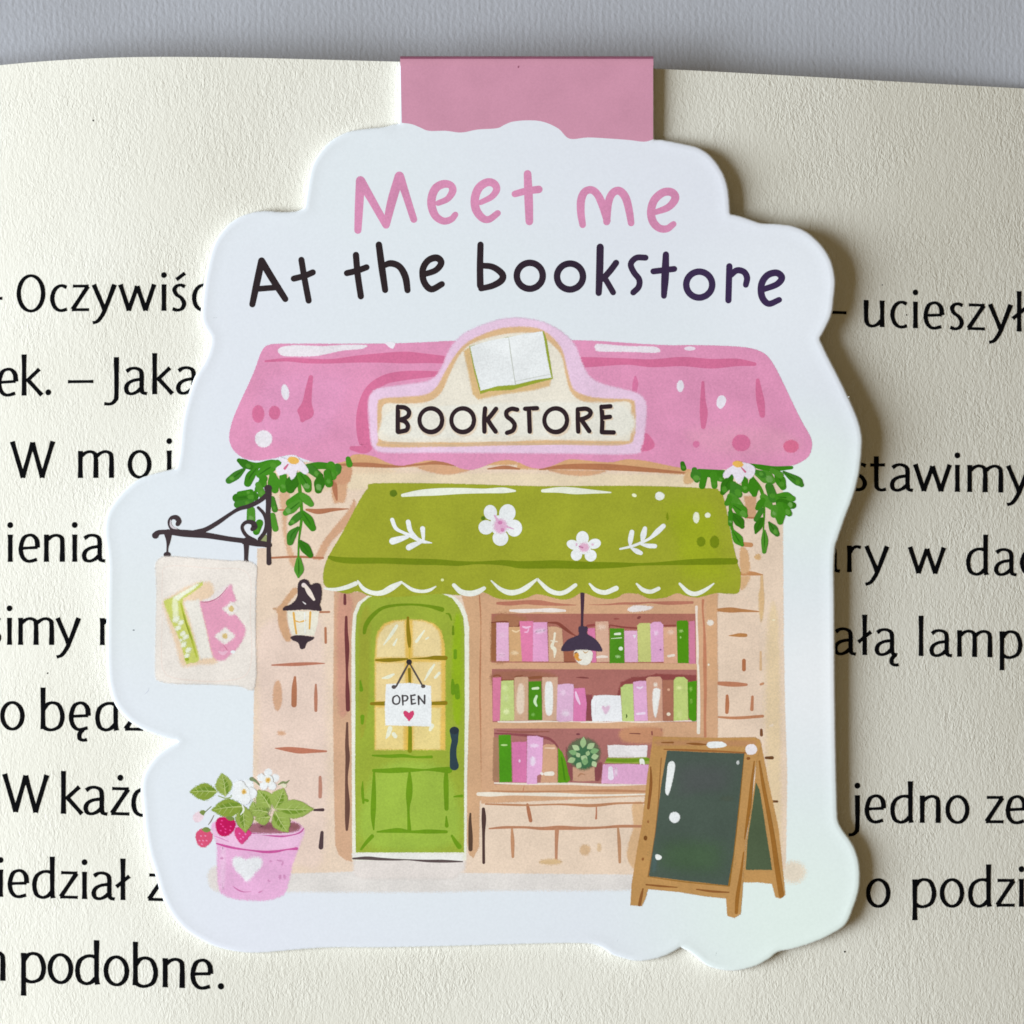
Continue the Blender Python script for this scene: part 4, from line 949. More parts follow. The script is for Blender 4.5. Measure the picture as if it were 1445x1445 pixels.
for P, ws in (([(610, 608), (680, 592), (740, 570), (800, 540), (845, 500), (886, 462)], [12, 16, 18, 18, 34, 30]), ([(685, 500), (676, 550), (674, 585)], [30, 32, 14]), ([(768, 478), (758, 520), (750, 560)], [28, 38, 16]), ([(745, 578), (790, 588), (832, 590)], [14, 28, 28]), ([(682, 602), (715, 622), (742, 634)], [14, 32, 26])): A.stroke(P, ws, WF)
A.build()

# roof
RL, RR, FS = (310, 440, .29066), (730, 440, .29758), (500, 440, .29758)
PK, PKD = (223, 150, 186), (212, 114, 154)
A = Art('roof', bm)
A.poly([(381, 486), (420, 485), (500, 485), (557, 484.5), (600, 483), (640, 481), (720, 480), (804, 480), (850, 481.5), (879, 483.5), (938, 487), (983, 487), (1040, 489), (1067, 493.5), (1083, 502.5), (1096, 522), (1114, 559), (1130, 592), (1143, 615), (1146, 629), (1141, 644), (1130, 652), (1117, 657), (1090, 660), (1057, 657), (1035, 661), (1013, 663), (983, 663), (960, 660), (935, 655), (910, 650), (885, 648), (864, 652), (840, 651), (804, 648), (785, 655), (765, 661), (748, 659.5), (728, 651), (712, 649), (695, 653), (678, 660), (664, 663), (650, 661), (634, 654), (615, 650), (600, 650), (580, 655), (562, 657), (545, 652), (530, 645), (512, 641), (497, 642), (488, 650), (470, 654), (448, 654), (430, 648), (410, 642), (390, 646), (365, 650), (345, 647), (330, 636), (323.5, 620), (326, 600), (334, 578), (353, 537), (362, 515), (369, 496)], PK, 1.2, n=3)
A.poly([(378, 520), (500, 520), (480, 600), (440, 635), (360, 628), (350, 590)], (225, 154, 192), 30)
A.poly([(960, 600), (1080, 590), (1135, 620), (1120, 645), (1000, 650)], (222, 155, 184), 24)
A.fr(*RL)
A.stroke([(222, 240), (330, 232), (420, 238), (540, 240), (660, 230), (780, 224), (900, 222), (1000, 226), (1085, 232)], [10, 18, 24, 22, 34, 46, 58, 46, 38], PKD)
A.stroke([(1085, 300), (980, 304), (880, 312), (800, 330), (735, 375), (700, 440), (690, 520), (700, 600), (712, 650), (690, 668), (640, 662)], [20, 36, 46, 46, 48, 46, 56, 66, 64, 40, 20], PKD)
A.ell(187, 496, 30, 43, PKD, 0, 1.5); A.ell(267, 490, 28, 34, PKD, 0, 1.5); A.stroke([(443, 318), (432, 380), (424, 440), (416, 490), (402, 525)], [22, 34, 46, 82, 24], PKD)
A.poly([(283, 185), (310, 168), (380, 162), (500, 166), (610, 160), (712, 162), (690, 180), (600, 188), (520, 205), (450, 216), (330, 216), (295, 208)], (240, 228, 234), 1.5)
A.poly([(805, 150), (850, 150), (842, 178), (822, 170)], (242, 230, 238), 1); A.ell(213, 617, 42, 42, (240, 230, 236), 0, 2); A.ell(318, 390, 19, 38, (242, 230, 238), -8, 1.5)
A.fr(*RR)
A.stroke([(280, 240), (380, 238), (520, 236), (640, 244), (780, 236), (920, 246), (1040, 240), (1125, 248)], [52, 44, 30, 38, 44, 46, 36, 18], PKD)
A.stroke([(560, 308), (560, 340), (556, 374)], [10, 28, 22], (214, 120, 162)); A.stroke([(880, 335), (880, 420), (884, 480), (882, 545)], [14, 26, 38, 22], PKD); A.stroke([(1140, 325), (1146, 380), (1154, 430), (1162, 490)], [18, 32, 38, 26], PKD)
A.ell(1062, 622, 44, 40, PKD, 0, 2); A.ell(1298, 638, 37, 31, (216, 112, 146), 0, 2); A.ell(848, 628, 16, 16, (214, 120, 162), 0, 1.5); A.poly([(605, 575), (630, 590), (652, 632), (625, 658), (560, 660), (590, 610)], PKD, 1.5)
A.poly([(368, 160), (390, 152), (520, 162), (640, 164), (675, 178), (660, 194), (520, 190), (390, 188), (370, 176)], (240, 226, 234), 1.5); A.ell(818, 174, 27, 10, (240, 222, 234)); A.ell(773, 352, 17, 28, (242, 228, 238), 0, 1.5); A.poly([(945, 440), (952, 405), (975, 396), (990, 415), (982, 445), (962, 460)], (242, 228, 238), 1)
A.build()

# signboard on the roof
A = Art('signboard', bm).fr(*FS)
A.poly([(66, 430), (72, 520), (76, 600), (92, 645), (150, 668), (400, 668), (700, 670), (1000, 672), (1320, 674), (1362, 640), (1378, 560), (1386, 450), (1365, 402), (1310, 375), (1190, 345), (1120, 310), (1082, 245), (1045, 155), (980, 92), (900, 50), (800, 30), (700, 34), (600, 65), (510, 110), (450, 180), (412, 265), (362, 322), (250, 344), (120, 362), (82, 385)], (231, 202, 226), 4)
A.poly([(110, 445), (130, 412), (220, 404), (330, 394), (388, 358), (428, 288), (478, 205), (535, 145), (620, 102), (720, 74), (850, 74), (925, 108), (985, 180), (1014, 290), (1042, 368), (1120, 402), (1220, 412), (1312, 416), (1332, 450), (1328, 590), (1260, 632), (900, 628), (700, 634), (400, 640), (130, 640), (112, 600)], (220, 184, 140), 3)
A.poly([(142, 440), (240, 436), (340, 428), (408, 388), (455, 290), (500, 205), (560, 150), (700, 108), (850, 100), (918, 138), (980, 205), (1002, 300), (1028, 382), (1090, 426), (1200, 430), (1304, 430), (1310, 500), (1308, 598), (1258, 612), (900, 608), (700, 616), (400, 618), (132, 610), (130, 520)], (236, 228, 212), 3)
A.poly([(860, 418), (1000, 420), (1290, 440), (1290, 600), (700, 602), (160, 604), (160, 470), (400, 440)], (238, 232, 220), 8)
A.stroke([(132, 620), (300, 628), (500, 634), (650, 622), (800, 628), (1000, 626), (1262, 626)], [8, 14, 10, 14, 10, 8, 6], (212, 182, 146))
sb = A.build()
A = Art('book', sb, 'white open book painted on the signboard').fr(*FS)
A.poly([(518, 185), (548, 168), (600, 370), (760, 352), (935, 318), (925, 352), (850, 372), (700, 392), (588, 416), (562, 392)], (218, 186, 134), 4, smooth=False)
A.poly([(546, 163), (720, 121), (898, 92), (912, 130), (932, 250), (942, 318), (870, 336), (748, 370), (640, 376), (598, 390), (570, 290), (552, 200)], (152, 166, 52), 1.5, smooth=False)
A.poly([(549, 165), (640, 136), (730, 121), (810, 104), (892, 92), (900, 130), (915, 220), (934, 312), (860, 322), (762, 346), (680, 352), (600, 374), (572, 270)], (240, 243, 240), 1.2, smooth=False)
A.stroke([(732, 122), (742, 200), (754, 280), (764, 344)], [3, 5, 4, 6], (196, 202, 194)); A.stroke([(765, 330), (850, 312), (930, 296)], [3, 4, 3], (206, 212, 204))
A.build()
A = Art('lettering', sb).fr(*FS)
INK = (44, 30, 36)
for P in ([(207, 450), (206, 515), (206, 568)], [(210, 452), (238, 454), (258, 470), (256, 492), (236, 506), (212, 512)], [(212, 512), (240, 520), (254, 540), (248, 560), (228, 566), (208, 570)],
          [(620, 458), (616, 510), (617, 568)], [(672, 460), (652, 486), (630, 512)], [(630, 508), (650, 540), (670, 568)], [(772, 464), (745, 460), (722, 474), (724, 496), (746, 514), (760, 536), (752, 562), (724, 574)],
          [(810, 460), (866, 457)], [(828, 464), (832, 568)], [(1060, 462), (1060, 520), (1062, 568)], [(1064, 462), (1100, 460), (1120, 474), (1114, 492), (1094, 504), (1066, 512)], [(1078, 514), (1096, 540), (1114, 566)],
          [(1172, 450), (1176, 510), (1174, 570)], [(1174, 451), (1214, 448)], [(1178, 502), (1212, 498)], [(1174, 571), (1230, 572)]):
    A.stroke([(x+9, y+8) for x, y in P], 14, (222, 204, 180))
    A.stroke(P, 22, INK)
for cx in (363, 514, 955):
    A.ell(cx+6, 522, 66, 70, (224, 208, 186), 0, 3)
    P = [(cx+54*math.cos(2*math.pi*k/14), 514+56*math.sin(2*math.pi*k/14)) for k in range(15)]
    A.ell(cx, 514, 44, 46, (238, 232, 220)); A.stroke(P, [21, 24, 21, 20, 23, 21], INK, n=3)
A.build()

# hanging vines
G1, G2, G3 = (58, 132, 18), (78, 146, 40), (112, 164, 84)
def vine(frame, mass, stems, leaves, flower, centre, dash):
    A = Art('hanging_vine', bm).fr(*frame)
    for P, ws in mass: A.stroke(P, ws, G1)
    for P, ws in stems: A.stroke(P, ws, (70, 140, 24))
    rr = random.Random(3)
    for P, ws in leaves:
        c = rr.choice((G1, (48, 116, 12), G2, (66, 140, 26), (60, 126, 34)))
        A.stroke(P, ws, c)
        (x0, y0), (x1, y1) = P[0], P[-1]
        if max(ws if isinstance(ws, (list, tuple)) else [ws]) > 50 and len(P) > 2: A.stroke([P[0], P[1], (P[1][0]*.4+P[2][0]*.6, P[1][1]*.4+P[2][1]*.6)], [5, 9, 3], (40, 104, 10))
        if rr.random() < .65:
            A.ell(x0+(x1-x0)*.8, y0+(y1-y0)*.8, max(ws if isinstance(ws, (int, float)) else max(ws), 10)*.30, max(ws if isinstance(ws, (int, float)) else max(ws), 10)*.24, rr.choice((G2, G3, (92, 156, 56))), rr.uniform(0, 90), 2)
    v = A.build()
    B = Art('flower', v).fr(*frame)
    B.poly(flower, (244, 228, 238), 1.2, smooth=True, n=4)
    B.ell(centre[0], centre[1], centre[2], centre[3], (232, 184, 92), 10, 1.5)
    B.stroke(dash, [10, 18], (206, 110, 142)); B.build()
vine((200, 630, .20761), [([(680, 105), (780, 130), (900, 115), (1010, 170)], [40, 40, 50, 40]), ([(1110, 150), (1200, 130), (1320, 140)], [50, 50, 40])],
     [([(1060, 190), (1078, 330), (1086, 480), (1068, 640), (1064, 780)], [30, 24, 20, 14, 14]), ([(820, 190), (790, 290), (700, 350)], [20, 20, 16])],
     [([(660, 95), (740, 140)], [30, 60, 40]), ([(695, 155), (645, 195), (592, 232)], [22, 56, 46]), ([(780, 150), (740, 200), (720, 250)], [30, 62, 52]), ([(800, 190), (860, 150), (920, 115)], [50, 80, 50]), ([(820, 210), (830, 260)], [50, 40]),
      ([(645, 350), (700, 345), (765, 340)], [60, 90, 60]), ([(650, 395), (735, 385)], [50, 60]), ([(660, 320), (740, 310)], [30, 40]), ([(830, 220), (790, 290)], [50, 46]), ([(790, 260), (820, 330)], [40, 52]), ([(890, 200), (905, 295)], [50, 84, 50]), ([(960, 200), (962, 290)], [50, 54]), ([(1030, 205), (1010, 290)], [50, 90, 60]), ([(1080, 190), (1115, 240), (1130, 290)], [40, 70, 50]),
      ([(1072, 330), (1005, 385)], [40, 54]), ([(1070, 380), (1020, 420), (978, 452)], [40, 66, 40]), ([(1078, 460), (1010, 525)], [40, 50, 30]), ([(1088, 330), (1150, 392)], [36, 58, 40]), ([(1095, 450), (1130, 500), (1162, 556)], [30, 66, 44]), ([(1060, 555), (1020, 600), (1008, 652)], [24, 62, 44]), ([(1078, 650), (1110, 690), (1145, 738)], [30, 66, 40]), ([(1066, 770), (1068, 840), (1064, 890)], [36, 66, 12]),
      ([(1135, 145), (1200, 195)], [60, 50]), ([(1330, 145), (1312, 190)], [60, 66, 40]), ([(1285, 130), (1300, 205)], [60, 50]), ([(1215, 200), (1200, 296)], [36, 74, 50]), ([(1260, 180), (1272, 252)], [50, 56]), ([(1402, 84), (1412, 122)], [34, 44]),
      ([(742, 435), (742, 500)], [56, 60]), ([(800, 520), (778, 580)], [50, 46]), ([(886, 355), (905, 430)], [36, 40]), ([(888, 470), (908, 560)], [40, 42])],
     [(935, 70), (962, 78), (985, 85), (998, 58), (1050, 62), (1072, 88), (1100, 110), (1135, 168), (1110, 190), (1062, 162), (1045, 200), (1018, 226), (992, 188), (955, 192), (928, 196), (912, 150), (950, 118)], (1030, 95, 40, 25), [(994, 122), (972, 150)])
vine((960, 620, .16604), [([(590, 212), (680, 235), (800, 250), (945, 240)], [16, 44, 44, 30]), ([(160, 275), (260, 290), (365, 290)], [50, 70, 60])],
     [([(440, 380), (430, 500), (425, 620), (440, 760), (500, 860)], [30, 36, 26, 26, 14]), ([(600, 310), (690, 440), (712, 600), (706, 760), (712, 850)], [26, 30, 20, 14, 12])],
     [([(18, 205), (28, 245)], [40, 50]), ([(120, 260), (140, 345)], [50, 92, 50]), ([(205, 300), (185, 396)], [60, 56]), ([(280, 300), (290, 396)], [60, 52]), ([(305, 332), (352, 340)], [40, 44]), ([(430, 320), (390, 390), (360, 452)], [50, 92, 44]), ([(450, 385), (500, 470)], [60, 110, 56]), ([(545, 345), (552, 430)], [56, 60]), ([(612, 360), (628, 465)], [60, 100, 50]),
      ([(430, 490), (520, 570)], [70, 70, 40]), ([(420, 500), (395, 545)], [50, 44]), ([(450, 560), (520, 610), (555, 650)], [40, 100, 40]), ([(450, 645), (500, 700), (525, 742)], [46, 84, 40]), ([(425, 620), (425, 720)], [40, 40]), ([(450, 785), (490, 850), (525, 898)], [36, 84, 30]),
      ([(660, 290), (730, 320), (780, 350)], [60, 110, 60]), ([(640, 270), (700, 300)], [30, 60]), ([(705, 490), (770, 580)], [60, 84, 40]), ([(700, 520), (655, 585)], [50, 62, 40]), ([(690, 600), (645, 680)], [46, 46]), ([(692, 680), (660, 740), (640, 795)], [36, 70, 20]), ([(712, 780), (716, 860), (712, 955)], [26, 60, 36]), ([(752, 705), (790, 760), (822, 806)], [16, 70, 44]),
      ([(755, 400), (790, 500)], [70, 80]), ([(830, 490), (900, 495), (955, 505)], [60, 96, 50]), ([(850, 540), (955, 562)], [80, 60]), ([(860, 560), (925, 632)], [60, 84, 50]), ([(842, 560), (848, 700)], [60, 100, 54]), ([(800, 585), (795, 640)], [60, 56]), ([(820, 290), (850, 350), (872, 405)], [50, 86, 56]), ([(875, 275), (940, 320), (1000, 358), (1030, 388)], [16, 56, 74, 40]), ([(780, 262), (850, 305)], [46, 56])],
     [(430, 232), (395, 255), (366, 290), (368, 325), (405, 325), (440, 295), (458, 330), (480, 362), (505, 376), (530, 345), (545, 312), (575, 335), (612, 320), (634, 282), (632, 240), (600, 212), (560, 200), (500, 196)], (490, 210, 46, 28), [(520, 240), (552, 276)])

# iron bracket and the sign below it
A = Art('sign_bracket', bm).fr(200, 630, .20761)
IR = (62, 50, 54)
A.poly([(800, 630), (845, 600), (850, 650), (805, 650)], (150, 160, 110))
A.stroke([(92, 605), (108, 588), (140, 582), (200, 584), (280, 590), (360, 596), (450, 606), (600, 630), (720, 645), (865, 670)], [46, 36, 32, 36, 48, 48, 40, 34, 36, 40], IR)
A.stroke([(300, 590), (380, 580), (440, 562), (520, 515), (600, 460), (660, 425), (730, 405), (800, 370), (850, 330)], [20, 34, 32, 30, 24, 26, 30, 30, 32], IR)
A.stroke([(859, 285), (862, 380), (858, 450), (866, 560), (862, 680), (864, 792)], [46, 38, 32, 32, 28, 34], IR); A.ell(859, 284, 27, 24, IR)
A.stroke([(250, 572), (212, 566), (190, 540), (186, 508), (205, 484), (235, 484), (252, 508), (244, 528)], [20, 24, 20, 20, 26, 34, 34, 30], IR)
A.stroke([(770, 640), (715, 610), (686, 570), (684, 538), (712, 514), (752, 518), (766, 545), (752, 562)], [24, 24, 22, 22, 26, 34, 42, 30], IR)
A.stroke([(790, 415), (830, 460), (846, 520), (836, 580), (800, 630)], [18, 22, 22, 26, 26], IR)
A.stroke([(178, 590), (180, 640), (174, 690), (172, 735)], [56, 30, 12, 14], IR); A.ell(172, 736, 24, 20, IR)
A.stroke([(710, 640), (710, 700), (708, 775)], [44, 32, 26], IR); A.ell(708, 783, 18, 17, IR); A.stroke([(690, 655), (780, 668), (865, 672)], [20, 24, 24], IR)
A.stroke([(196, 500), (196, 530), (210, 550), (240, 560)], [5, 12, 14, 6], (206, 200, 206))
A.build()
FH = (200, 770, .19377)
A = Art('hanging_sign', bm).fr(*FH)
A.poly([(100, 150), (128, 95), (200, 78), (400, 92), (600, 108), (822, 132), (830, 300), (828, 600), (825, 1025), (700, 1020), (500, 1010), (260, 1006), (130, 985), (98, 930), (102, 600), (106, 300)], (236, 227, 218), 3.5, n=4)
A.stroke([(180, 940), (145, 850), (150, 500), (150, 250), (190, 150), (500, 165), (770, 200), (790, 500), (785, 900), (600, 985), (300, 975), (180, 945)], [6, 8, 6, 6, 6, 8, 6, 8, 8, 10, 10, 6], (232, 221, 211))
hs = A.build()
A = Art('book', hs, 'pale green book painted on the hanging sign').fr(*FH)
A.poly([(155, 425), (170, 390), (200, 375), (330, 300), (440, 265), (520, 300), (530, 600), (560, 835), (420, 865), (320, 880), (285, 860), (240, 700), (195, 570)], (232, 208, 178), 6)
A.poly([(162, 420), (180, 392), (230, 372), (425, 268), (442, 280), (430, 300), (330, 370), (298, 400), (320, 500), (380, 680), (420, 825), (340, 858), (318, 845), (280, 700), (215, 550)], (200, 208, 106), 3)
A.poly([(230, 380), (340, 312), (412, 278), (400, 300), (300, 370), (262, 400)], (234, 238, 214), 3)
A.poly([(310, 415), (380, 400), (425, 405), (460, 560), (505, 760), (520, 812), (450, 822), (425, 820), (390, 680), (345, 520)], (236, 230, 220), 4)
A.poly([(225, 400), (262, 410), (262, 560), (230, 520)], (228, 234, 190), 4); A.stroke([(285, 420), (310, 520), (350, 640), (400, 810)], [10, 16, 18, 10], (178, 190, 60)); A.stroke([(302, 490), (330, 590), (368, 690)], [3, 7, 4], (128, 138, 50))
for x, y, r in ((250, 535, 28), (285, 560, 22), (262, 600, 24), (300, 640, 22), (318, 665, 24), (305, 720, 24), (340, 760, 24), (330, 800, 20), (285, 690, 14)): A.ell(x, y, r, r*.7, (232, 238, 214), -40, 3)
A.ell(328, 828, 14, 12, (156, 176, 40))
A.build()
A = Art('book', hs, 'pink flowered book painted on the hanging sign').fr(*FH)
A.poly([(425, 405), (500, 372), (580, 305), (630, 282), (655, 300), (600, 370), (520, 410), (440, 415)], (244, 226, 222), 3)
A.poly([(425, 412), (480, 410), (560, 378), (645, 285), (665, 330), (682, 400), (640, 440), (690, 510), (748, 590), (750, 650), (700, 740), (640, 800), (600, 832), (540, 830), (505, 760), (480, 640), (450, 520)], (227, 160, 187), 4)
A.stroke([(430, 410), (490, 408), (560, 375), (625, 305)], [5, 8, 6, 4], (190, 110, 142))
for x, y, r in ((652, 460, 60), (606, 658, 72)):
    A.poly([(x-r, y), (x-r*.4, y-r*.5), (x, y-r*.85), (x+r*.5, y-r*.5), (x+r, y), (x+r*.5, y+r*.5), (x, y+r*.8), (x-r*.5, y+r*.5)], (240, 228, 222), 4); A.ell(x, y, 20, 20, (212, 188, 126), 0, 2)
A.ell(664, 774, 18, 12, (246, 242, 242)); A.stroke([(560, 770), (590, 785), (620, 770)], [10, 26, 14], (238, 186, 206)); A.stroke([(595, 725), (612, 745), (625, 765)], [3, 6, 3], (200, 110, 140))
A.build()
A = Art('card_dent', card).fr(*FH); A.stroke([(22, 1082), (45, 1060), (54, 1035)], [2, 5, 2], (196, 204, 216)); A.fr(0, 660, .22145).ell(852, 1035, 7, 4, (120, 130, 136)); A.build()

# wall lantern
A = Art('wall_lantern', bm).fr(*FH)
A.poly([(1060, 476), (1290, 478), (1282, 560), (1256, 656), (1096, 652), (1070, 580)], (246, 230, 212), 1.5, smooth=False)
A.stroke([(1106, 490), (1114, 560), (1126, 640)], [16, 14, 14], (226, 176, 84)); A.stroke([(1228, 485), (1222, 605)], [16, 12], (226, 176, 84)); A.stroke([(1120, 548), (1150, 556), (1190, 545)], [10, 8, 14], (222, 174, 84)); A.stroke([(1186, 490), (1190, 640)], [8, 6], (250, 244, 236))
lt = A.build()
LC = (60, 46, 54)
A = Art('lantern_cap', lt).fr(*FH)
A.poly([(1028, 462), (1040, 445), (1095, 420), (1132, 370), (1134, 310), (1142, 268), (1172, 246), (1206, 252), (1230, 285), (1258, 274), (1296, 280), (1310, 330), (1306, 390), (1296, 430), (1302, 474), (1200, 466), (1100, 470), (1035, 472)], LC, 1.2)
A.stroke([(1180, 288), (1196, 300), (1220, 340), (1254, 392)], [34, 26, 36, 18], (236, 220, 208)); A.ell(1180, 284, 15, 13, (226, 214, 212)); A.stroke([(1172, 408), (1192, 424)], [4, 10], (220, 216, 216)); A.build()
A = Art('lantern_base', lt).fr(*FH)
A.poly([(1084, 668), (1120, 652), (1200, 656), (1256, 668), (1240, 688), (1205, 708), (1186, 748), (1156, 750), (1138, 708), (1100, 690)], LC, 1.2); A.build()

# chalkboard easel
FC = (860, 1020, .20761)
WD, WDD = (190, 146, 88), (142, 92, 46)
A = Art('chalkboard', bm, 'green A-frame chalkboard with a brown wooden frame').fr(*FC)
A.poly([(1000, 215), (1032, 150), (1062, 300), (1085, 420), (1118, 570), (1150, 720), (1175, 950), (1196, 1170), (1160, 1195), (1128, 1186), (1104, 1096), (1010, 1085), (905, 1085), (910, 1000), (930, 800), (965, 560), (990, 380)], WD, 1.5, smooth=False)
A.poly([(995, 402), (1022, 462), (1045, 600), (1065, 740), (1085, 860), (1106, 1000), (1015, 1000), (926, 1000), (938, 800), (965, 620)], (80, 96, 70), 1.2, smooth=False)
A.poly([(296, 92), (480, 98), (700, 102), (990, 98), (1022, 115), (1034, 150), (1008, 230), (985, 330), (960, 520), (932, 760), (912, 980), (904, 1160), (892, 1300), (850, 1326), (800, 1312), (793, 1194), (640, 1178), (470, 1150), (262, 1130), (246, 1190), (220, 1246), (142, 1240), (150, 1100), (190, 850), (222, 680), (258, 350), (284, 180)], WD, 1.5, smooth=False)
A.poly([(310, 104), (660, 106), (985, 108), (1005, 150), (960, 175), (660, 160), (350, 165), (300, 160)], (186, 138, 96), 9)
A.stroke([(372, 180), (550, 186), (750, 194), (925, 204)], [8, 14, 12, 10], (158, 104, 54)); A.stroke([(914, 210), (880, 560), (845, 860), (812, 1105)], [8, 12, 14, 14], (152, 108, 40)); A.stroke([(352, 240), (318, 700), (264, 1045)], [8, 8, 10], (152, 108, 60)); A.stroke([(265, 1046), (520, 1082), (812, 1110)], [6, 8, 8], (156, 112, 50))
for P, ws in (([(355, 134), (432, 134)], [8, 12]), ([(525, 140), (590, 144), (660, 148)], [6, 18, 8]), ([(280, 300), (282, 420), (264, 580)], [8, 20, 18]), ([(984, 262), (966, 420), (952, 560), (932, 700), (918, 790)], [8, 20, 24, 18, 8]), ([(912, 880), (890, 1050), (870, 1180), (862, 1290)], [8, 20, 26, 22]), ([(1018, 260), (1044, 420), (1078, 600), (1110, 780), (1138, 980), (1168, 1172)], [10, 22, 26, 30, 34, 36]), ([(250, 1100), (350, 1110), (460, 1118)], [10, 14, 6]), ([(592, 1132), (700, 1146), (812, 1152)], [8, 16, 8]), ([(228, 1128), (216, 1180), (204, 1238)], [10, 20, 20])):
    A.stroke(P, ws, WDD if P[0][0] < 900 else (156, 106, 44))
A.ell(245, 783, 13, 17, (120, 76, 34)); A.ell(227, 926, 9, 11, (150, 100, 54)); A.ell(263, 672, 7, 10, (156, 104, 60)); A.ell(944, 242, 13, 10, (140, 88, 44))
A.poly([(662, 145), (680, 130), (760, 128), (796, 150), (770, 166), (690, 172), (665, 160)], (242, 238, 236), 1); A.poly([(924, 180), (940, 150), (985, 148), (1004, 182), (985, 212), (940, 214)], (238, 228, 230), 1)
cb = A.build()
A = Art('board', cb).fr(*FC)
A.poly([(392, 188), (640, 200), (916, 208), (898, 380), (880, 560), (842, 900), (806, 1106), (520, 1074), (268, 1042), (312, 750), (352, 420)], (75, 90, 80), 1.2, smooth=False)
A.poly([(420, 230), (880, 240), (860, 480), (600, 520), (400, 520)], (80, 87, 85), 44); A.poly([(330, 760), (820, 780), (790, 1070), (300, 1020)], (71, 95, 69), 44)
A.poly([(292, 880), (330, 890), (320, 1020), (280, 1010)], (76, 96, 92), 8); A.ell(800, 515, 46, 16, (76, 88, 76), 0, 4)
A.poly([(398, 285), (420, 262), (440, 268), (446, 300), (432, 380), (412, 460), (396, 492), (380, 465), (388, 370)], (238, 238, 236), 1.2); A.ell(443, 643, 37, 37, (238, 238, 238), 0, 1.5); A.poly([(312, 900), (330, 894), (354, 908), (350, 926), (320, 930)], (232, 238, 234), 1); A.ell(873, 270, 10, 14, (200, 206, 204), 10, 1)
A.build()

# strawberry pot
FP = (240, 1060, .16609)
A = Art('flower_pot', bm, 'pink pot with a white heart holding a strawberry plant').fr(*FP)
A.ell(380, 1090, 60, 110, (222, 216, 212), 0, 8)
A.poly([(350, 640), (372, 720), (396, 800), (400, 1000), (410, 1150), (440, 1210), (500, 1240), (600, 1262), (800, 1270), (930, 1240), (985, 1190), (1012, 1100), (1044, 960), (1090, 830), (1136, 700), (1132, 655), (1080, 605), (1000, 595), (700, 610), (420, 590)], (228, 176, 214), 4)
A.poly([(370, 650), (600, 700), (900, 720), (1120, 680), (1090, 800), (950, 830), (780, 840), (550, 815), (400, 770)], (232, 190, 220), 5)
A.poly([(430, 840), (470, 850), (460, 1150), (425, 1120)], (234, 192, 222), 6)
A.poly([(640, 640), (800, 600), (1000, 600), (1090, 618), (1108, 650), (1060, 685), (950, 700), (750, 696), (660, 690)], (160, 106, 116), 4); A.ell(850, 640, 90, 26, (134, 82, 92), 0, 6); A.ell(1052, 640, 40, 28, (140, 88, 94), 0, 5)
A.stroke([(660, 695), (800, 712), (940, 724), (1040, 712), (1105, 690), (1136, 656)], [6, 10, 16, 10, 14, 10], (196, 96, 158)); A.stroke([(700, 706), (860, 708), (1060, 694)], [4, 8, 4], (240, 206, 226))
A.stroke([(395, 784), (470, 806), (560, 826), (680, 842), (800, 856), (900, 852), (990, 836), (1075, 828)], [12, 20, 18, 12, 22, 22, 12, 26], (200, 86, 154))
A.stroke([(370, 720), (430, 740), (500, 770)], [4, 8, 4], (214, 140, 190))
A.stroke([(532, 1146), (580, 1180), (630, 1196), (690, 1192)], [4, 12, 8, 3], (202, 116, 170)); A.stroke([(756, 1200), (785, 1186)], [12, 6], (206, 130, 178))
for x, y, rx, ry, rt in ((936, 932, 30, 6, 10), (955, 955, 8, 20, 20), (935, 1068, 12, 20, 10), (972, 1066, 12, 18, 0), (855, 936, 10, 8, 0), (840, 1102, 12, 8, 0), (440, 910, 14, 10, 0)): A.ell(x, y, rx, ry, (206, 142, 186), rt, 2)
pot = A.build()
A = Art('heart_motif', pot).fr(*FP)
A.poly([(644, 1105), (600, 1055), (552, 1005), (528, 950), (540, 910), (590, 898), (650, 920), (700, 902), (758, 902), (784, 930), (770, 985), (720, 1040), (680, 1090)], (240, 236, 246), 5); A.build()
rl = random.Random(11)
def pleaf(x0, y0, x1, y1, wd, light=False):
    A = Art('leaf', pot).fr(*FP)
    c = (150, 174, 84) if light else rl.choice(((142, 166, 62), (134, 158, 58), (148, 170, 78)))
    A.leaf(x0, y0, x1, y1, wd, c, 2.5)
    dx, dy = x1-x0, y1-y0; l = math.hypot(dx, dy); nx, ny = -dy/l, dx/l
    A.leaf(x0+dx*.1+nx*wd*.16, y0+dy*.1+ny*wd*.16, x0+dx*.8+nx*wd*.08, y0+dy*.8+ny*wd*.08, wd*.3, (110, 142, 42), 2)
    A.stroke([(x0, y0), (x0+dx*.5+nx*6, y0+dy*.5+ny*6), (x0+dx*.92, y0+dy*.92)], [9, 6, 3], (188, 202, 130))
    for t in (.3, .5, .68):
        for sg in (1, -1):
            A.stroke([(x0+dx*t, y0+dy*t), (x0+dx*(t+.14)+nx*wd*.28*sg, y0+dy*(t+.14)+ny*wd*.28*sg)], [5, 2.5], (176, 194, 116))
    A.build()
A = Art('stem', pot).fr(*FP)
A.stroke([(350, 470), (300, 515)], [7, 9], (120, 132, 96)); A.stroke([(372, 545), (350, 590), (325, 625)], [6, 10, 6], (130, 120, 110)); A.stroke([(560, 370), (480, 400), (410, 380)], [8, 10, 8], (150, 168, 96)); A.stroke([(520, 375), (545, 365)], [14, 10], (128, 150, 90))
A.ell(780, 480, 110, 100, (126, 150, 78), 0, 10); A.ell(560, 530, 120, 60, (230, 236, 222), -15, 8)
A.build()
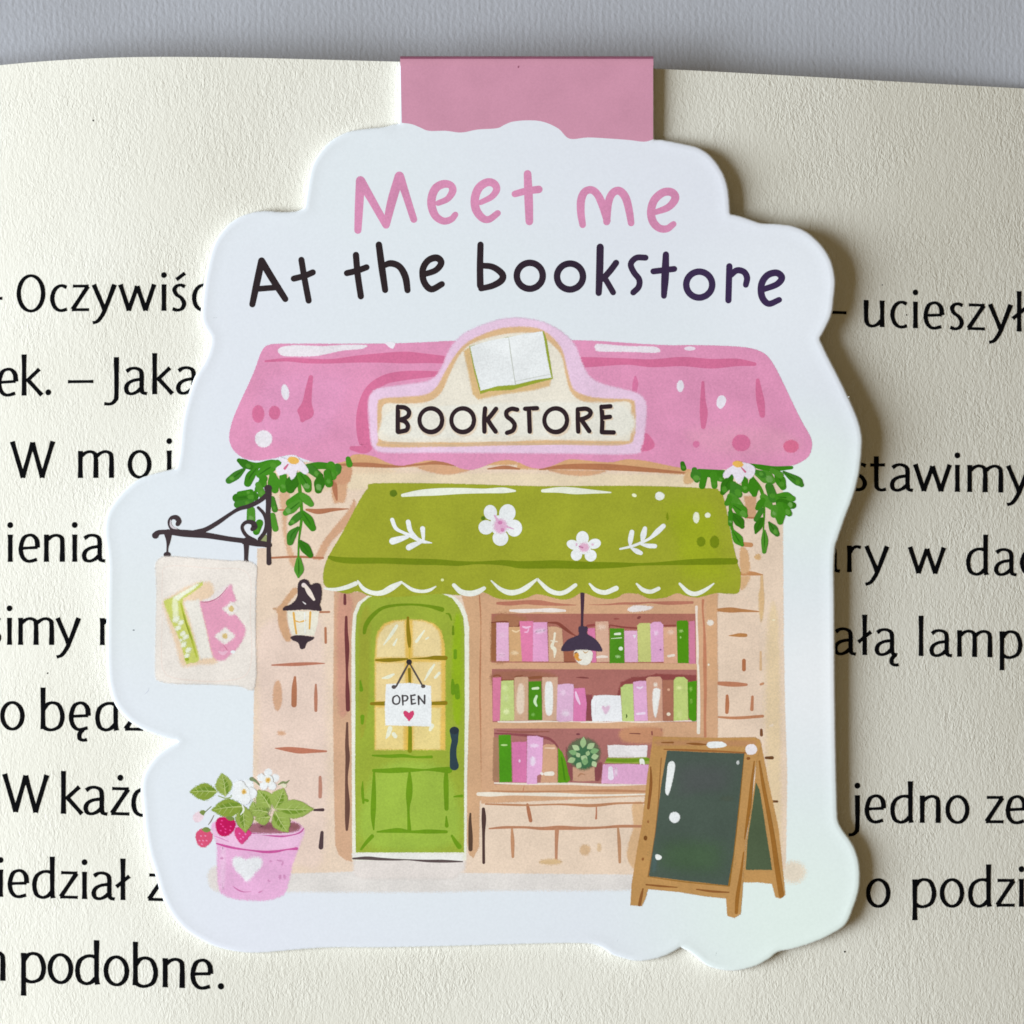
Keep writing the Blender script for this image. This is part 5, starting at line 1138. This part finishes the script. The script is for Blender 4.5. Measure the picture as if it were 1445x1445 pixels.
for q in ((400, 345, 165, 345, 150), (470, 380, 440, 185, 145), (620, 470, 350, 500, 160), (620, 480, 640, 690, 150), (740, 560, 700, 430, 110), (850, 560, 720, 580, 120), (850, 480, 745, 330, 150), (890, 490, 965, 315, 160), (900, 490, 1218, 495, 160), (890, 510, 1000, 690, 160), (830, 520, 690, 500, 110)):
    pleaf(*q, light=q[0] > 700)
def berry(P, c, dots, cap, label):
    A = Art('strawberry', pot, label).fr(*FP); A.poly(P, c, 2)
    for x, y in dots: A.ell(x, y, 9, 6, tuple(min(255, v+60) for v in c), 30)
    if cap: A.poly(cap, (120, 140, 70), 1.5)
    A.build()
berry([(388, 640), (392, 590), (425, 562), (480, 560), (540, 575), (556, 625), (535, 680), (490, 718), (440, 722), (405, 695)], (192, 10, 88), [(432, 620), (450, 640), (470, 662), (515, 640), (430, 675), (470, 690), (510, 672), (440, 590)], [(470, 562), (520, 555), (548, 580), (510, 590)], 'deep red strawberry')
berry([(216, 735), (225, 690), (262, 660), (310, 655), (350, 690), (362, 730), (345, 775), (305, 812), (262, 815), (230, 780)], (214, 82, 118), [(262, 720), (300, 720), (280, 760), (250, 760), (310, 760), (270, 790)], [(270, 668), (305, 645), (345, 670), (310, 690)], 'rose red strawberry beside the pot')
berry([(548, 700), (560, 650), (620, 655), (690, 688), (670, 730), (640, 765), (610, 790), (580, 765)], (212, 62, 128), [(590, 700), (620, 730), (600, 745), (640, 705)], None, 'pink strawberry on the pot rim')
berry([(195, 570), (205, 535), (245, 510), (280, 525), (285, 560), (260, 592), (220, 605)], (234, 212, 220), [], [(252, 515), (275, 500), (298, 515), (285, 545), (262, 535)], 'pale unripe strawberry')
pleaf(625, 470, 640, 690, 150)
def blossom(x, y, r, a0, five):
    A = Art('blossom', pot).fr(*FP)
    for k in range(5):
        a = math.radians(a0+72*k)
        if five: A.poly([(x, y), (x+r*.75*math.cos(a-.5), y+r*.75*math.sin(a-.5)), (x+r*math.cos(a), y+r*math.sin(a)), (x+r*.75*math.cos(a+.5), y+r*.75*math.sin(a+.5))], (244, 243, 243), 2.5)
        else: A.ell(x+r*.52*math.cos(a), y+r*.52*math.sin(a), r*.52, r*.48, (244, 243, 244), a0+72*k, 2.5)
    A.ell(x, y, r*.45, r*.45, (242, 240, 236)); A.ell(x, y, 22, 22, (224, 190, 110), 0, 2.5); A.ell(x, y, 10, 10, (206, 160, 70))
    A.build()
blossom(628, 345, 108, -60, False); blossom(832, 245, 98, -88, True)
A = Art('bud', pot).fr(*FP)
A.stroke([(690, 236), (725, 255), (758, 290)], [34, 18, 8], (126, 142, 102)); A.stroke([(920, 284), (955, 265), (985, 268), (1012, 248)], [10, 20, 18, 8], (128, 142, 96)); A.poly([(940, 290), (960, 275), (990, 285), (975, 312)], (226, 226, 196), 2); A.stroke([(615, 460), (625, 500), (600, 540)], [10, 16, 8], (236, 240, 226))
A.build()

# a torn paper fibre standing off the card edge
A = Art('paper_fibre', card).fr(1080, 300, .26316)
A.stroke([(434, 1012), (442, 1005), (441, 992), (450, 986)], [5, 7, 6, 3], (238, 238, 236)); A.build()
